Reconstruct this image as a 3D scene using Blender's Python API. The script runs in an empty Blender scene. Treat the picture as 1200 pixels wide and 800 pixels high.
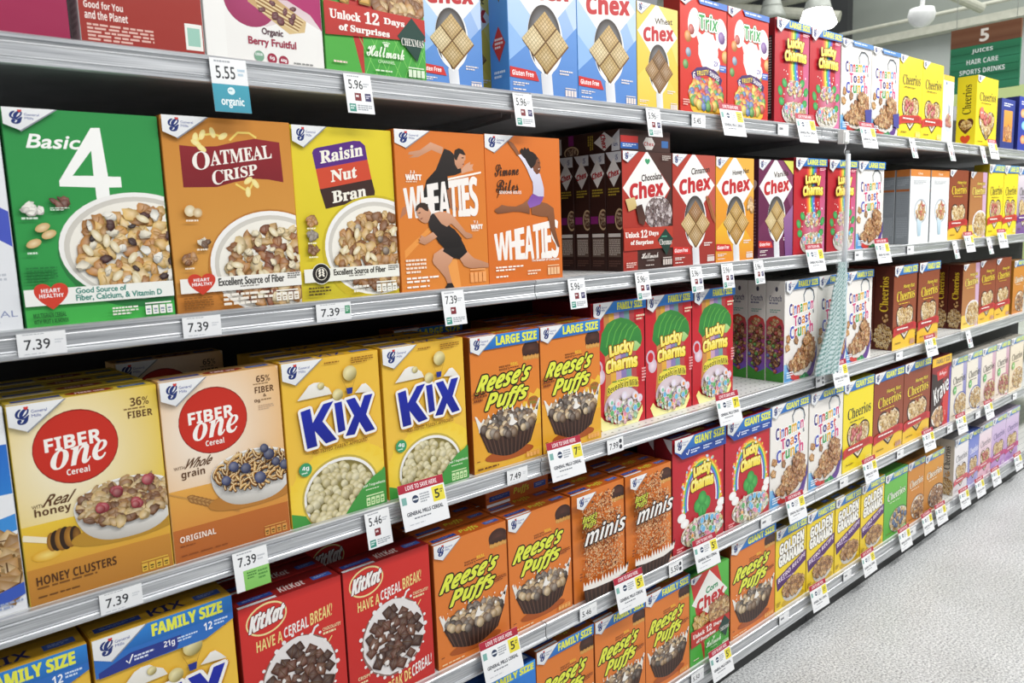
import bpy, math, random
from mathutils import Matrix, Vector
from mathutils.geometry import tessellate_polygon

scene = bpy.context.scene
COL = scene.collection
PI = math.pi
LAYER = 0.000012          # ink layers of a print, one above the other


# ------------------------------------------------------------------ materials
def srgb(h):
    h = h.lstrip('#')
    if len(h) == 3:
        h = ''.join(c * 2 for c in h)
    out = []
    for i in (0, 2, 4):
        c = int(h[i:i + 2], 16) / 255
        out.append(c / 12.92 if c <= 0.04045 else ((c + 0.055) / 1.055) ** 2.4)
    return tuple(out)


def mix(a, b, t):
    return tuple(x + (y - x) * t for x, y in zip(a, b))


def new_mat(name):
    m = bpy.data.materials.new(name)
    m.use_nodes = True
    return m, m.node_tree, m.node_tree.nodes['Principled BSDF']


def ink_material(name, rough, coat=0.0, bump=0.0):
    m, nt, b = new_mat(name)
    a = nt.nodes.new('ShaderNodeAttribute')
    a.attribute_name = 'Ink'
    nt.links.new(a.outputs['Color'], b.inputs['Base Color'])
    b.inputs['Roughness'].default_value = rough
    b.inputs['Specular IOR Level'].default_value = 0.4
    b.inputs['Coat Weight'].default_value = coat
    b.inputs['Coat Roughness'].default_value = 0.25
    if bump:
        tc = nt.nodes.new('ShaderNodeTexCoord')
        n = nt.nodes.new('ShaderNodeTexNoise')
        n.inputs['Scale'].default_value = 9
        n.inputs['Detail'].default_value = 3
        bp = nt.nodes.new('ShaderNodeBump')
        bp.inputs['Strength'].default_value = bump
        bp.inputs['Distance'].default_value = 0.004
        nt.links.new(tc.outputs['Object'], n.inputs['Vector'])
        nt.links.new(n.outputs['Fac'], bp.inputs['Height'])
        nt.links.new(bp.outputs['Normal'], b.inputs['Normal'])
    return m


M_INK = ink_material('printed_cardboard', 0.42, 0.0, 0.35)
M_TAG = ink_material('printed_label_paper', 0.55)


def metal_material(name, c1, c2, rough, metallic, scale):
    m, nt, b = new_mat(name)
    tc = nt.nodes.new('ShaderNodeTexCoord')
    mp = nt.nodes.new('ShaderNodeMapping')
    mp.inputs['Scale'].default_value = scale
    n = nt.nodes.new('ShaderNodeTexNoise')
    n.inputs['Scale'].default_value = 6
    n.inputs['Detail'].default_value = 4
    r = nt.nodes.new('ShaderNodeValToRGB')
    r.color_ramp.elements[0].position = 0.3
    r.color_ramp.elements[1].position = 0.7
    r.color_ramp.elements[0].color = (*srgb(c1), 1)
    r.color_ramp.elements[1].color = (*srgb(c2), 1)
    nt.links.new(tc.outputs['Object'], mp.inputs['Vector'])
    nt.links.new(mp.outputs['Vector'], n.inputs['Vector'])
    nt.links.new(n.outputs['Fac'], r.inputs['Fac'])
    nt.links.new(r.outputs['Color'], b.inputs['Base Color'])
    b.inputs['Roughness'].default_value = rough
    b.inputs['Metallic'].default_value = metallic
    return m


M_RAIL = metal_material('brushed_aluminium', '#9fa2a6', '#e0e2e4', 0.36, 0.6, (1, 12, 60))
M_STEEL = metal_material('painted_steel_grey', '#939496', '#a0a1a3', 0.5, 0.1, (3, 3, 3))
M_BACK = metal_material('dark_back_panel', '#1d1c1c', '#262525', 0.7, 0.0, (3, 3, 3))
M_KICK = metal_material('black_kick_plate', '#0e0e0f', '#18181a', 0.5, 0.0, (3, 3, 3))
M_WHITE = metal_material('white_enamel', '#d9dbd8', '#e6e7e4', 0.45, 0.0, (2, 2, 2))
M_BEAM = metal_material('cream_painted_steel', '#b3b4a4', '#c2c2b2', 0.6, 0.0, (2, 2, 2))
M_GREYL = metal_material('grey_lamp_housing', '#8c9088', '#a0a49c', 0.5, 0.2, (2, 2, 2))


def deck_material():
    # white enamel shelf deck with rows of small punched holes
    m, nt, b = new_mat('punched_white_shelf_deck')
    L = nt.links.new
    tc = nt.nodes.new('ShaderNodeTexCoord')
    sx = nt.nodes.new('ShaderNodeSeparateXYZ')
    L(tc.outputs['Object'], sx.inputs[0])

    def mth(op, a, bb=None):
        n = nt.nodes.new('ShaderNodeMath')
        n.operation = op
        for i, v in enumerate((a, bb)):
            if v is None:
                continue
            if isinstance(v, (int, float)):
                n.inputs[i].default_value = v
            else:
                L(v, n.inputs[i])
        return n.outputs[0]
    fx = mth('ABSOLUTE', mth('SUBTRACT', mth('FRACT', mth('DIVIDE', sx.outputs[0], 0.0254)), 0.5))
    fy = mth('ABSOLUTE', mth('SUBTRACT', mth('FRACT', mth('DIVIDE', sx.outputs[1], 0.032)), 0.5))
    hole = mth('MULTIPLY', mth('LESS_THAN', fx, 0.14), mth('LESS_THAN', fy, 0.07))
    mx = nt.nodes.new('ShaderNodeMix')
    mx.data_type = 'RGBA'
    mx.inputs[6].default_value = (*srgb('#dcdddb'), 1)
    mx.inputs[7].default_value = (*srgb('#6f7072'), 1)
    L(hole, mx.inputs[0])
    L(mx.outputs[2], b.inputs['Base Color'])
    b.inputs['Roughness'].default_value = 0.4
    return m


M_DECK = deck_material()


def floor_material():
    m, nt, b = new_mat('speckled_terrazzo')
    L = nt.links.new
    tc = nt.nodes.new('ShaderNodeTexCoord')

    def noise(scale, detail, rough=0.6):
        n = nt.nodes.new('ShaderNodeTexNoise')
        n.inputs['Scale'].default_value = scale
        n.inputs['Detail'].default_value = detail
        n.inputs['Roughness'].default_value = rough
        L(tc.outputs['Object'], n.inputs['Vector'])
        return n.outputs['Fac']

    def ramp(src, stops):
        r = nt.nodes.new('ShaderNodeValToRGB')
        while len(r.color_ramp.elements) < len(stops):
            r.color_ramp.elements.new(0.5)
        for e, (p, c) in zip(r.color_ramp.elements, stops):
            e.position = p
            e.color = (*srgb(c), 1)
        L(src, r.inputs['Fac'])
        return r.outputs['Color']
    base = ramp(noise(145, 4, 0.85), [(0.37, '#6a6d71'), (0.45, '#aeb0b3'), (0.52, '#d2d4d5'), (0.60, '#eeeff0')])
    big = ramp(noise(2.5, 2), [(0.3, '#e8e8e6'), (0.7, '#ffffff')])
    mx = nt.nodes.new('ShaderNodeMix')
    mx.data_type = 'RGBA'
    mx.blend_type = 'MULTIPLY'
    mx.inputs[0].default_value = 1
    L(base, mx.inputs[6])
    L(big, mx.inputs[7])
    L(mx.outputs[2], b.inputs['Base Color'])
    b.inputs['Roughness'].default_value = 0.32
    b.inputs['Specular IOR Level'].default_value = 0.35
    return m


M_FLOOR = floor_material()


def wall_material(name, stops, axis=2, rough=0.8):
    # horizontal bands of paint by height, with faint mottling
    m, nt, b = new_mat(name)
    L = nt.links.new
    tc = nt.nodes.new('ShaderNodeTexCoord')
    sx = nt.nodes.new('ShaderNodeSeparateXYZ')
    L(tc.outputs['Object'], sx.inputs[0])
    mr = nt.nodes.new('ShaderNodeMapRange')
    mr.inputs[1].default_value = 0
    mr.inputs[2].default_value = 7
    L(sx.outputs[axis], mr.inputs[0])
    r = nt.nodes.new('ShaderNodeValToRGB')
    r.color_ramp.interpolation = 'CONSTANT'
    while len(r.color_ramp.elements) < len(stops):
        r.color_ramp.elements.new(0.5)
    for e, (p, c) in zip(r.color_ramp.elements, stops):
        e.position = p / 7
        e.color = (*srgb(c), 1)
    L(mr.outputs[0], r.inputs['Fac'])
    n = nt.nodes.new('ShaderNodeTexNoise')
    n.inputs['Scale'].default_value = 1.5
    L(tc.outputs['Object'], n.inputs['Vector'])
    mr2 = nt.nodes.new('ShaderNodeMapRange')
    mr2.inputs[3].default_value = 0.88
    mr2.inputs[4].default_value = 1.08
    L(n.outputs['Fac'], mr2.inputs[0])
    mx = nt.nodes.new('ShaderNodeMix')
    mx.data_type = 'RGBA'
    mx.blend_type = 'MULTIPLY'
    mx.inputs[0].default_value = 1
    L(r.outputs['Color'], mx.inputs[6])
    L(mr2.outputs[0], mx.inputs[7])
    L(mx.outputs[2], b.inputs['Base Color'])
    b.inputs['Roughness'].default_value = rough
    return m


M_WALL = wall_material('painted_store_wall', [(0, '#b9c888'), (3.22, '#b4bab4'), (4.18, '#868c84')])
M_CEIL = wall_material('dark_roof_deck', [(0, '#5c605a')])
M_GLOW, _nt, _b = new_mat('glowing_lamp_dome')
_b.inputs['Base Color'].default_value = (1, 1, 1, 1)
_b.inputs['Emission Color'].default_value = (1, 0.98, 0.94, 1)
_b.inputs['Emission Strength'].default_value = 5
M_FILM, _nt, _b = new_mat('clear_plastic_film')
_b.inputs['Base Color'].default_value = (0.9, 0.95, 0.97, 1)
_b.inputs['Roughness'].default_value = 0.12
_b.inputs['Alpha'].default_value = 0.16
_n = _nt.nodes.new('ShaderNodeTexNoise')
_n.inputs['Scale'].default_value = 30
_bp = _nt.nodes.new('ShaderNodeBump')
_bp.inputs['Strength'].default_value = 0.6
_nt.links.new(_n.outputs['Fac'], _bp.inputs['Height'])
_nt.links.new(_bp.outputs['Normal'], _b.inputs['Normal'])


# ------------------------------------------------------------------ mesh helpers
class MB:
    """collects vertices and faces of ONE mesh object"""

    def __init__(self):
        self.v, self.f, self.c = [], [], []

    def add(self, vs, fs, col=(1, 1, 1)):
        n = len(self.v)
        self.v += [tuple(p) for p in vs]
        self.f += [tuple(i + n for i in f) for f in fs]
        self.c += ([col] * len(vs)) if not isinstance(col, list) else col

    def box(self, x0, x1, y0, y1, z0, z1, col=(1, 1, 1)):
        self.add([(x, y, z) for z in (z0, z1) for y in (y0, y1) for x in (x0, x1)],
                 [(0, 2, 3, 1), (4, 5, 7, 6), (0, 1, 5, 4), (2, 6, 7, 3), (0, 4, 6, 2), (1, 3, 7, 5)], col)

    def extrude_x(self, prof, x0, x1, col=(1, 1, 1)):
        n = len(prof)
        vs = [(x0, y, z) for y, z in prof] + [(x1, y, z) for y, z in prof]
        fs = [(i, (i + 1) % n, n + (i + 1) % n, n + i) for i in range(n)]
        fs += [tuple(range(n - 1, -1, -1)), tuple(range(n, 2 * n))]
        self.add(vs, fs, col)

    def lathe(self, prof, cx, cy, n=28, col=(1, 1, 1)):
        vs, fs = [], []
        for r, z in prof:
            for k in range(n):
                a = 2 * PI * k / n
                vs.append((cx + r * math.cos(a), cy + r * math.sin(a), z))
        for j in range(len(prof) - 1):
            for k in range(n):
                k2 = (k + 1) % n
                fs.append((j * n + k, j * n + k2, (j + 1) * n + k2, (j + 1) * n + k))
        fs.append(tuple(range(n - 1, -1, -1)))
        fs.append(tuple((len(prof) - 1) * n + k for k in range(n)))
        self.add(vs, fs, col)

    def tube(self, pts, r, n=10, col=(1, 1, 1)):
        vs, fs = [], []
        pts = [Vector(p) for p in pts]
        for i, p in enumerate(pts):
            d = (pts[min(i + 1, len(pts) - 1)] - pts[max(i - 1, 0)]).normalized()
            a = d.orthogonal().normalized()
            b = d.cross(a)
            for k in range(n):
                t = 2 * PI * k / n
                vs.append(p + a * (r * math.cos(t)) + b * (r * math.sin(t)))
        for j in range(len(pts) - 1):
            for k in range(n):
                k2 = (k + 1) % n
                fs.append((j * n + k, j * n + k2, (j + 1) * n + k2, (j + 1) * n + k))
        fs.append(tuple(range(n - 1, -1, -1)))
        fs.append(tuple((len(pts) - 1) * n + k for k in range(n)))
        self.add(vs, fs, col)

    def mesh(self, name, mat, smooth=False):
        me = bpy.data.meshes.new(name)
        me.from_pydata(self.v, [], self.f)
        a = me.color_attributes.new('Ink', 'FLOAT_COLOR', 'POINT')
        a.data.foreach_set('color', [x for c in self.c for x in (*c[:3], 1.0)])
        me.materials.append(mat)
        if smooth:
            me.polygons.foreach_set('use_smooth', [True] * len(me.polygons))
        me.update()
        return me


def link(name, me, parent=None, loc=(0, 0, 0)):
    o = bpy.data.objects.new(name, me)
    COL.objects.link(o)
    o.location = loc
    if parent:
        o.parent = parent
    return o


def tag(o, label, cat, group=None):
    o['label'] = label
    o['category'] = cat
    if group:
        o['group'] = group
    return o


def thing(name, label, cat, loc=(0, 0, 0), group=None, rot=(0, 0, 0)):
    o = bpy.data.objects.new(name, None)
    COL.objects.link(o)
    o.empty_display_size = 0.05
    o.location = loc
    o.rotation_euler = rot
    return tag(o, label, cat, group)


# ------------------------------------------------------------------ lettering
_GLY = {}


def styled(s, st):
    """same characters in another type style (bold sans, bold serif, script, typewriter)"""
    up, lo, dg = {'B': (0x1D5D4, 0x1D5EE, 0x1D7EC), 'I': (0x1D63C, 0x1D656, 0x1D7EC), 'S': (0x1D400, 0x1D41A, 0x1D7CE),
                  'T': (0x1D468, 0x1D482, 0x1D7CE), 'C': (0x1D4D0, 0x1D4EA, 0x1D7CE), 'M': (0x1D670, 0x1D68A, 0x1D7F6), 'N': (0, 0, 0)}[st]
    if not up:
        return s
    r = ''
    for ch in s:
        if 'A' <= ch <= 'Z':
            r += chr(up + ord(ch) - 65)
        elif 'a' <= ch <= 'z':
            r += chr(lo + ord(ch) - 97)
        elif ch.isdigit():
            r += chr(dg + ord(ch) - 48)
        else:
            r += ch
    return r


def glyphs(s, st='B'):
    """triangles of a line of text, scaled to the unit square, and its aspect"""
    key = (s, st)
    if key not in _GLY:
        c = bpy.data.curves.new('lettering', 'FONT')
        c.body = styled(s, st)
        c.resolution_u = 3
        o = bpy.data.objects.new('lettering', c)
        COL.objects.link(o)
        me = o.evaluated_get(bpy.context.evaluated_depsgraph_get()).to_mesh()
        me.calc_loop_triangles()
        vs = [(v.co.x, v.co.y) for v in me.vertices]
        ts = [tuple(t.vertices) for t in me.loop_triangles]
        bpy.data.objects.remove(o)
        bpy.data.curves.remove(c)
        x0, x1 = min(v[0] for v in vs), max(v[0] for v in vs)
        y0, y1 = min(v[1] for v in vs), max(v[1] for v in vs)
        _GLY[key] = ([((x - x0) / (x1 - x0), (y1 - y) / (y1 - y0)) for x, y in vs], ts, (x1 - x0) / (y1 - y0))
    return _GLY[key]


# ------------------------------------------------------------------ printing on a flat panel
class Print:
    """draws in percent of a panel (u across, v downwards); every part of the print is one mesh"""

    def __init__(self, W, H, pos, start='front_print', seed=1):
        self.W, self.H, self.pos = W, H, pos
        self.parts = {}
        self.z = 1
        self.on(start)
        self.rnd = random.Random(seed)

    def on(self, name):
        self.cur = self.parts.setdefault(name, MB())
        return self

    def up(self, k=1):
        self.z += k

    def tris(self, pts, tri, cols):
        """pts in percent, clipped to the panel"""
        off = self.z * LAYER
        m = self.cur
        inside = [(-0.001 <= u <= 100.001 and -0.001 <= v <= 100.001) for u, v in pts]
        if all(inside):
            n = len(m.v)
            m.v += [self.pos(u, v, off) for u, v in pts]
            m.c += list(cols)
            m.f += [tuple(i + n for i in t) for t in tri]
            return
        for t in tri:
            poly = [(pts[i][0], pts[i][1], cols[i]) for i in t]
            if not all(inside[i] for i in t):
                for ax, lim, sg in ((0, 0, 1), (0, 100, -1), (1, 0, 1), (1, 100, -1)):
                    out = []
                    for k in range(len(poly)):
                        a, b = poly[k - 1], poly[k]
                        da, db = (a[ax] - lim) * sg, (b[ax] - lim) * sg
                        if (da < 0) != (db < 0):
                            q = da / (da - db)
                            out.append((a[0] + (b[0] - a[0]) * q, a[1] + (b[1] - a[1]) * q, mix(a[2], b[2], q)))
                        if db >= 0:
                            out.append(b)
                    poly = out
                    if len(poly) < 3:
                        break
            if len(poly) >= 3:
                n = len(m.v)
                m.v += [self.pos(u, v, off) for u, v, _ in poly]
                m.c += [c for _, _, c in poly]
                m.f.append(tuple(range(n, n + len(poly))))

    def poly(self, pts, col, col2=None, holes=(), horiz=False):
        """filled outline; col2 = colour at the bottom (or at the far side)"""
        loops = [list(pts)] + [list(h) for h in holes]
        tri = tessellate_polygon([[Vector((u, v, 0)) for u, v in lp] for lp in loops])
        flat = [p for lp in loops for p in lp]
        a = srgb(col)
        if col2:
            b = srgb(col2)
            k = 0 if horiz else 1
            lo, hi = min(p[k] for p in flat), max(p[k] for p in flat)
            cols = [mix(a, b, (p[k] - lo) / max(hi - lo, 1e-6)) for p in flat]
        else:
            cols = [a] * len(flat)
        self.tris(flat, tri, cols)
        self.up()

    def rect(self, u0, v0, u1, v1, col, col2=None, horiz=False):
        self.poly([(u0, v0), (u1, v0), (u1, v1), (u0, v1)], col, col2, horiz=horiz)

    def fan(self, ctr, ring, c_mid, c_edge):
        n = len(ring)
        self.tris([ctr] + ring, [(0, i + 1, (i + 1) % n + 1) for i in range(n)], [c_mid] + (c_edge if isinstance(c_edge, list) else [c_edge] * n))
        self.up()

    def ring(self, u, v, ru, rv=None, n=32, a0=0.0, jit=0.0, rot=0.0):
        rv = ru * self.W / self.H if rv is None else rv
        out = []
        for k in range(n):
            t = a0 + 2 * PI * k / n
            j = 1 + (self.rnd.random() - 0.5) * 2 * jit
            x, y = ru * j * math.cos(t), rv * j * math.sin(t)
            if rot:
                k_ = self.W / self.H
                y2 = y / k_
                x, y = x * math.cos(rot) - y2 * math.sin(rot), (x * math.sin(rot) + y2 * math.cos(rot)) * k_
            out.append((u + x, v + y))
        return out

    def ell(self, u, v, ru, rv=None, col='#fff', mid=None, n=32, rot=0.0, jit=0.0, shift=(0, 0)):
        rg = self.ring(u, v, ru, rv, n, rot=rot, jit=jit)
        e = srgb(col)
        self.fan((u + shift[0], v + shift[1]), rg, srgb(mid) if mid else e, e)

    def stroke(self, pts, w, col, close=False):
        """a line of width w (percent of the panel's width)"""
        k = self.W / self.H
        P = [Vector((u, v / k)) for u, v in pts]
        if close:
            P.append(P[0])
        L, R = [], []
        for i, p in enumerate(P):
            d = (P[min(i + 1, len(P) - 1)] - P[max(i - 1, 0)])
            d = d.normalized() if d.length > 1e-9 else Vector((1, 0))
            nrm = Vector((-d.y, d.x)) * (w / 2)
            L.append(p + nrm)
            R.append(p - nrm)
        pts2 = [(q.x, q.y * k) for q in L + R]
        n = len(P)
        tri = []
        for i in range(n - 1):
            tri += [(i, i + 1, n + i + 1), (i, n + i + 1, n + i)]
        self.tris(pts2, tri, [srgb(col)] * len(pts2))
        self.up()

    def text(self, s, box, col, st='B', out=None, ow=1.0, rot=0.0, bend=0.0, shear=0.0, col2=None, out2=None, ow2=0, keep=False):
        """a line of lettering fitted to a box (u0,v0,u1,v1) or a quadrilateral (TL,TR,BR,BL)"""
        vs, ts, asp = glyphs(s, st)
        if len(box) == 4 and not isinstance(box[0], (tuple, list)):
            u0, v0, u1, v1 = box
            if keep:      # keep the type's own proportions, centred in the box
                w = (v1 - v0) * self.H * asp / self.W
                if w < u1 - u0:
                    c = (u0 + u1) / 2
                    u0, u1 = c - w / 2, c + w / 2
            q = [(u0, v0), (u1, v0), (u1, v1), (u0, v1)]
        else:
            q = box
        cu, cv = sum(p[0] for p in q) / 4, sum(p[1] for p in q) / 4
        k = self.W / self.H
        pts = []
        for s_, t_ in vs:
            a = [q[0][i] + (q[1][i] - q[0][i]) * s_ for i in (0, 1)]
            b = [q[3][i] + (q[2][i] - q[3][i]) * s_ for i in (0, 1)]
            u, v = a[0] + (b[0] - a[0]) * t_, a[1] + (b[1] - a[1]) * t_
            u += shear * (0.5 - t_)
            v -= bend * (1 - (2 * s_ - 1) ** 2)
            if rot:
                x, y = u - cu, (v - cv) / k
                r = math.radians(rot)
                u, v = cu + x * math.cos(r) + y * math.sin(r), cv + (-x * math.sin(r) + y * math.cos(r)) * k
            pts.append((u, v))
        for oc, w in ((out2, ow2), (out, ow)):
            if oc:
                n = 10
                for i in range(n):
                    t = 2 * PI * i / n
                    self.tris([(u + w * math.cos(t), v + w * k * math.sin(t)) for u, v in pts], ts, [srgb(oc)] * len(pts))
                    self.up(.45)
                self.up(1)
        c = srgb(col)
        if col2:
            c2 = srgb(col2)
            cols = [mix(c, c2, t_) for _, t_ in vs]
        else:
            cols = [c] * len(pts)
        self.tris(pts, ts, cols)
        self.up(2)

    def fine(self, u0, v0, u1, v1, n, col, fill=0.75):
        """lines of print too small to read"""
        c = srgb(col)
        h = (v1 - v0) / n
        for i in range(n):
            u = u0
            end = u1 if i < n - 1 else u0 + (u1 - u0) * 0.7
            while u < end:
                w = self.rnd.uniform(2, 6) * (u1 - u0) / 30
                e = min(u + w, end)
                self.tris([(u, v0 + i * h), (e, v0 + i * h), (e, v0 + (i + 0.55) * h), (u, v0 + (i + 0.55) * h)], [(0, 1, 2, 3)], [c] * 4)
                u = e + w * (1 - fill)
        self.up()

    def facts(self, u0, v0, u1, v1, col, n=4, ink=None):
        """the little row of nutrition boxes"""
        w = (u1 - u0) / n
        for i in range(n):
            self.rect(u0 + i * w, v0 + (v1 - v0) * .25, u0 + (i + .82) * w, v1, col)
            if ink:
                self.rect(u0 + (i + .15) * w, v0 + (v1 - v0) * .5, u0 + (i + .65) * w, v0 + (v1 - v0) * .65, ink)
                self.rect(u0 + (i + .2) * w, v0 + (v1 - v0) * .75, u0 + (i + .6) * w, v0 + (v1 - v0) * .85, ink)
        self.rect(u0, v0, u1 - w * .3, v0 + (v1 - v0) * .12, col)

    # --- pictures of food
    def spots(self, u, v, ru, rv, n, half=None):
        """n roughly even places inside an ellipse, far ones first"""
        P = []
        r = self.rnd
        for _ in range(n):
            best, bd = None, -1
            for _ in range(8):
                t, q = r.uniform(0, 2 * PI), math.sqrt(r.random())
                p = (u + ru * q * math.cos(t), v + rv * q * math.sin(t))
                d = min([((p[0] - o[0]) / ru) ** 2 + ((p[1] - o[1]) / rv) ** 2 for o in P] or [9])
                if d > bd:
                    best, bd = p, d
            P.append(best)
        return sorted(P, key=lambda p: p[1])

    def pieces(self, u, v, ru, rv, n, size, cols, kind='flake'):
        r = self.rnd
        k = self.W / self.H
        for pu, pv in self.spots(u, v, ru, rv, n):
            c = srgb(r.choice(cols))
            dk, lt = mix(c, (0.02, 0.008, 0.002), 0.55), mix(c, (1, .95, .85), min(.34, .05 + .42 * math.sqrt(sum(c) / 3)))
            s = size * r.uniform(0.8, 1.2)
            if kind == 'ball':
                self.fan((pu, pv), self.ring(pu + s * .16, pv + s * .22 * k, s * 1.06, n=10), dk, dk)
                rg = self.ring(pu, pv, s, n=12)
                e = [mix(c, dk, 0.3 + 0.7 * max(0, math.sin(2 * PI * i / 12 + .6))) for i in range(12)]
                self.fan((pu - s * .25, pv - s * .3 * k), rg, lt, e)
            elif kind == 'square':
                a = r.uniform(0, PI)
                rg = self.ring(pu, pv, s, n=4, rot=a)
                self.fan((pu, pv), self.ring(pu + s * .12, pv + s * .18 * k, s * 1.12, n=4, rot=a), dk, dk)
                self.fan((pu, pv), rg, lt, [c, mix(c, dk, .5), mix(c, dk, .7), c])
                self.stroke([rg[0], rg[2]], s * .12, '#5a3a1a')
            elif kind == 'ring':
                a = r.uniform(0.55, 1)
                th = r.uniform(0, PI)
                self.fan((pu, pv), self.ring(pu + s * .1, pv + s * .15 * k, s * 1.05, s * 1.05 * k * a, 12, rot=th), dk, dk)
                self.fan((pu, pv), self.ring(pu, pv, s, s * k * a, 12, rot=th), c, [lt if i % 12 > 5 else c for i in range(12)])
                self.fan((pu, pv), self.ring(pu, pv, s * .4, s * k * a * .4, 8, rot=th), dk, dk)
            elif kind == 'curl':
                a = r.uniform(0, PI)
                dx, dy = math.cos(a) * s, math.sin(a) * s * k
                arc = [(pu + dx * t - dy / k * .3 * (1 - t * t), pv + dy * t + dx * k * .3 * (1 - t * t)) for t in (-1, -.5, 0, .5, 1)]
                self.stroke([(x + s * .1, y + s * .2 * k) for x, y in arc], s * .75, '#3a2210')
                h = '#%02x%02x%02x' % tuple(int(255 * max(0, min(1, x)) ** (1 / 2.2)) for x in c)
                self.stroke(arc, s * .6, h)
                self.stroke([(x - s * .05, y - s * .1 * k) for x, y in arc], s * .2, '#f0d8a8')
            else:
                th = r.uniform(0, PI)
                a = r.uniform(0.45, 0.9)
                self.fan((pu, pv), self.ring(pu + s * .10, pv + s * .22 * k, s * 1.04, s * k * a * 1.04, 9, jit=.2, rot=th), dk, dk)
                rg = self.ring(pu, pv, s, s * k * a, 11, jit=.26, rot=th)
                lo = r.uniform(0, 6.28)
                e = [mix(c, dk, min(1, max(0, .38 + .45 * math.sin(2 * PI * i / 11 + lo) + r.uniform(-.2, .2)))) for i in range(11)]
                self.fan((pu - s * .25 * math.cos(lo), pv - s * .25 * k * math.sin(lo)), rg, lt, e)
                if r.random() < .55:
                    q = r.uniform(0, PI)
                    dx, dy = math.cos(q) * s * .55, math.sin(q) * s * .55 * k * a
                    h = '#%02x%02x%02x' % tuple(int(255 * max(0, min(1, x)) ** (1 / 2.2)) for x in mix(c, dk, .75))
                    self.stroke([(pu - dx, pv - dy), (pu + dy * .3, pv - dx * .2 * k), (pu + dx, pv + dy)], s * .13, h)

    def bowl(self, u, v, ru, rv, depth=0, wall='#f4f2ee', shade='#b9b4ab', milk='#f3efe4', rim=1.5):
        """white bowl seen from above: outside, rim and milk"""
        if depth:
            pts = self.ring(u, v, ru, rv, 40)
            low = [(u + ru * math.cos(t) * (0.55 + 0.45 * math.cos((t - PI / 2)) ** 0 * (1 - abs(math.sin(t)) * .0)), v + depth * math.sin(t)) for t in [PI * i / 20 for i in range(21)]]
            low = [(u + ru * math.copysign(abs(math.cos(t)) ** .75, math.cos(t)), v + depth * math.sin(t)) for t in [PI * i / 24 for i in range(25)]]
            self.fan((u - ru * .2, v + depth * .3), low + [(u, v)], srgb(wall), [mix(srgb(wall), srgb(shade), 0.15 + .8 * max(0, math.sin(PI * i / 24 - .25))) for i in range(25)] + [srgb(wall)])
        self.fan((u, v), self.ring(u, v, ru, rv, 44), srgb(wall), srgb(wall))
        self.fan((u, v), self.ring(u, v + rv * .02, ru - rim, rv - rim * rv / ru, 44), srgb(milk), mix(srgb(shade), srgb(milk), .35))
        self.fan((u, v), self.ring(u, v + rv * .04, (ru - rim) * .93, (rv - rim * rv / ru) * .93, 44), srgb(milk), srgb(milk))

    def logo(self, w=36, h=13, mirror=False):
        """white corner flag with the cursive capital and heart"""
        self.on('corner_logo')
        self.up(3)
        k = w / 36
        self.poly([(0, 0), (w + 1.5, 0), (11.3 * k, h + .6)] if w else [], '#8a8f98')
        self.poly([(0, 0), (w, 0), (10.8 * k, h), (0, h * .74)], '#f1f2f2', '#e2e4e6')
        hh = h / 13
        self.text('G', (5.0 * k, 2.2 * hh, 13.0 * k, 9.2 * hh), '#1d3273', 'C', out='#1d3273', ow=.4 * k)
        self.text('\u2665', (10.2 * k, 1.1 * hh, 13.2 * k, 2.7 * hh), '#d23a2f', 'N')
        self.text('General', (14.6 * k, 3.0 * hh, 24.5 * k, 4.5 * hh), '#4a5aa0', 'N')
        self.text('Mills', (14.6 * k, 5.2 * hh, 20.5 * k, 6.6 * hh), '#4a5aa0', 'N')
        self.on('front_print')
        self.up(3)

    def banner(self, s, h=9.0, c='#2f7fd0', ink='#e9ec4e', u0=34, st='B', u1=96, small=False, slant=9):
        """blue size banner across the top of the front"""
        self.on('size_banner')
        self.up(2)
        self.poly([(0, 0), (100, 0), (100, h), (u0 - slant - 6, h + .6), (0, h + 1)], c, '#2368b4')
        self.text(s, (u0 + 2, h * .17, u1, h * .83), ink, st, out=ink, ow=.35)
        self.logo()

    def heart(self, u0, v0, u1, v1, col):
        self.text('\u2665', (u0, v0, u1, v1), col, 'N')


# ------------------------------------------------------------------ the fronts of the boxes
FLAKES = ['#d39a45', '#e2b564', '#c4853a', '#ecca88', '#b87a34', '#e8c070']
CLUST = ['#b58a52', '#9a6a38', '#c9a468', '#7a4c28', '#d8bd8a']
CHOC = ['#53291b', '#663624', '#432016', '#74452e']
PUFF = ['#7d5f44', '#c9a878', '#5b463a', '#b08c60', '#443832', '#d6bb90', '#6d5f56', '#8a7a6c']
CORN = ['#dccf9a', '#e6dcae', '#d0c288', '#d8ca92']
FRUIT = ['#d8442f', '#e9a92c', '#5aa845', '#8d55a8', '#e87f2a', '#4f7fc4', '#e8d44a']
MALLOW = ['#e9e2d2', '#d8c9a0', '#f1b6c4', '#9fd0a0', '#c9b489', '#f4f1ea', '#b7a0d0', '#d9b45a', '#ece6da']
RINGS = ['#c29a58', '#d8b678', '#a97c3c', '#e2c792']
CINN = ['#b9793d', '#cf9554', '#9a5c2a', '#dcb27a', '#a96b3a']


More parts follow.
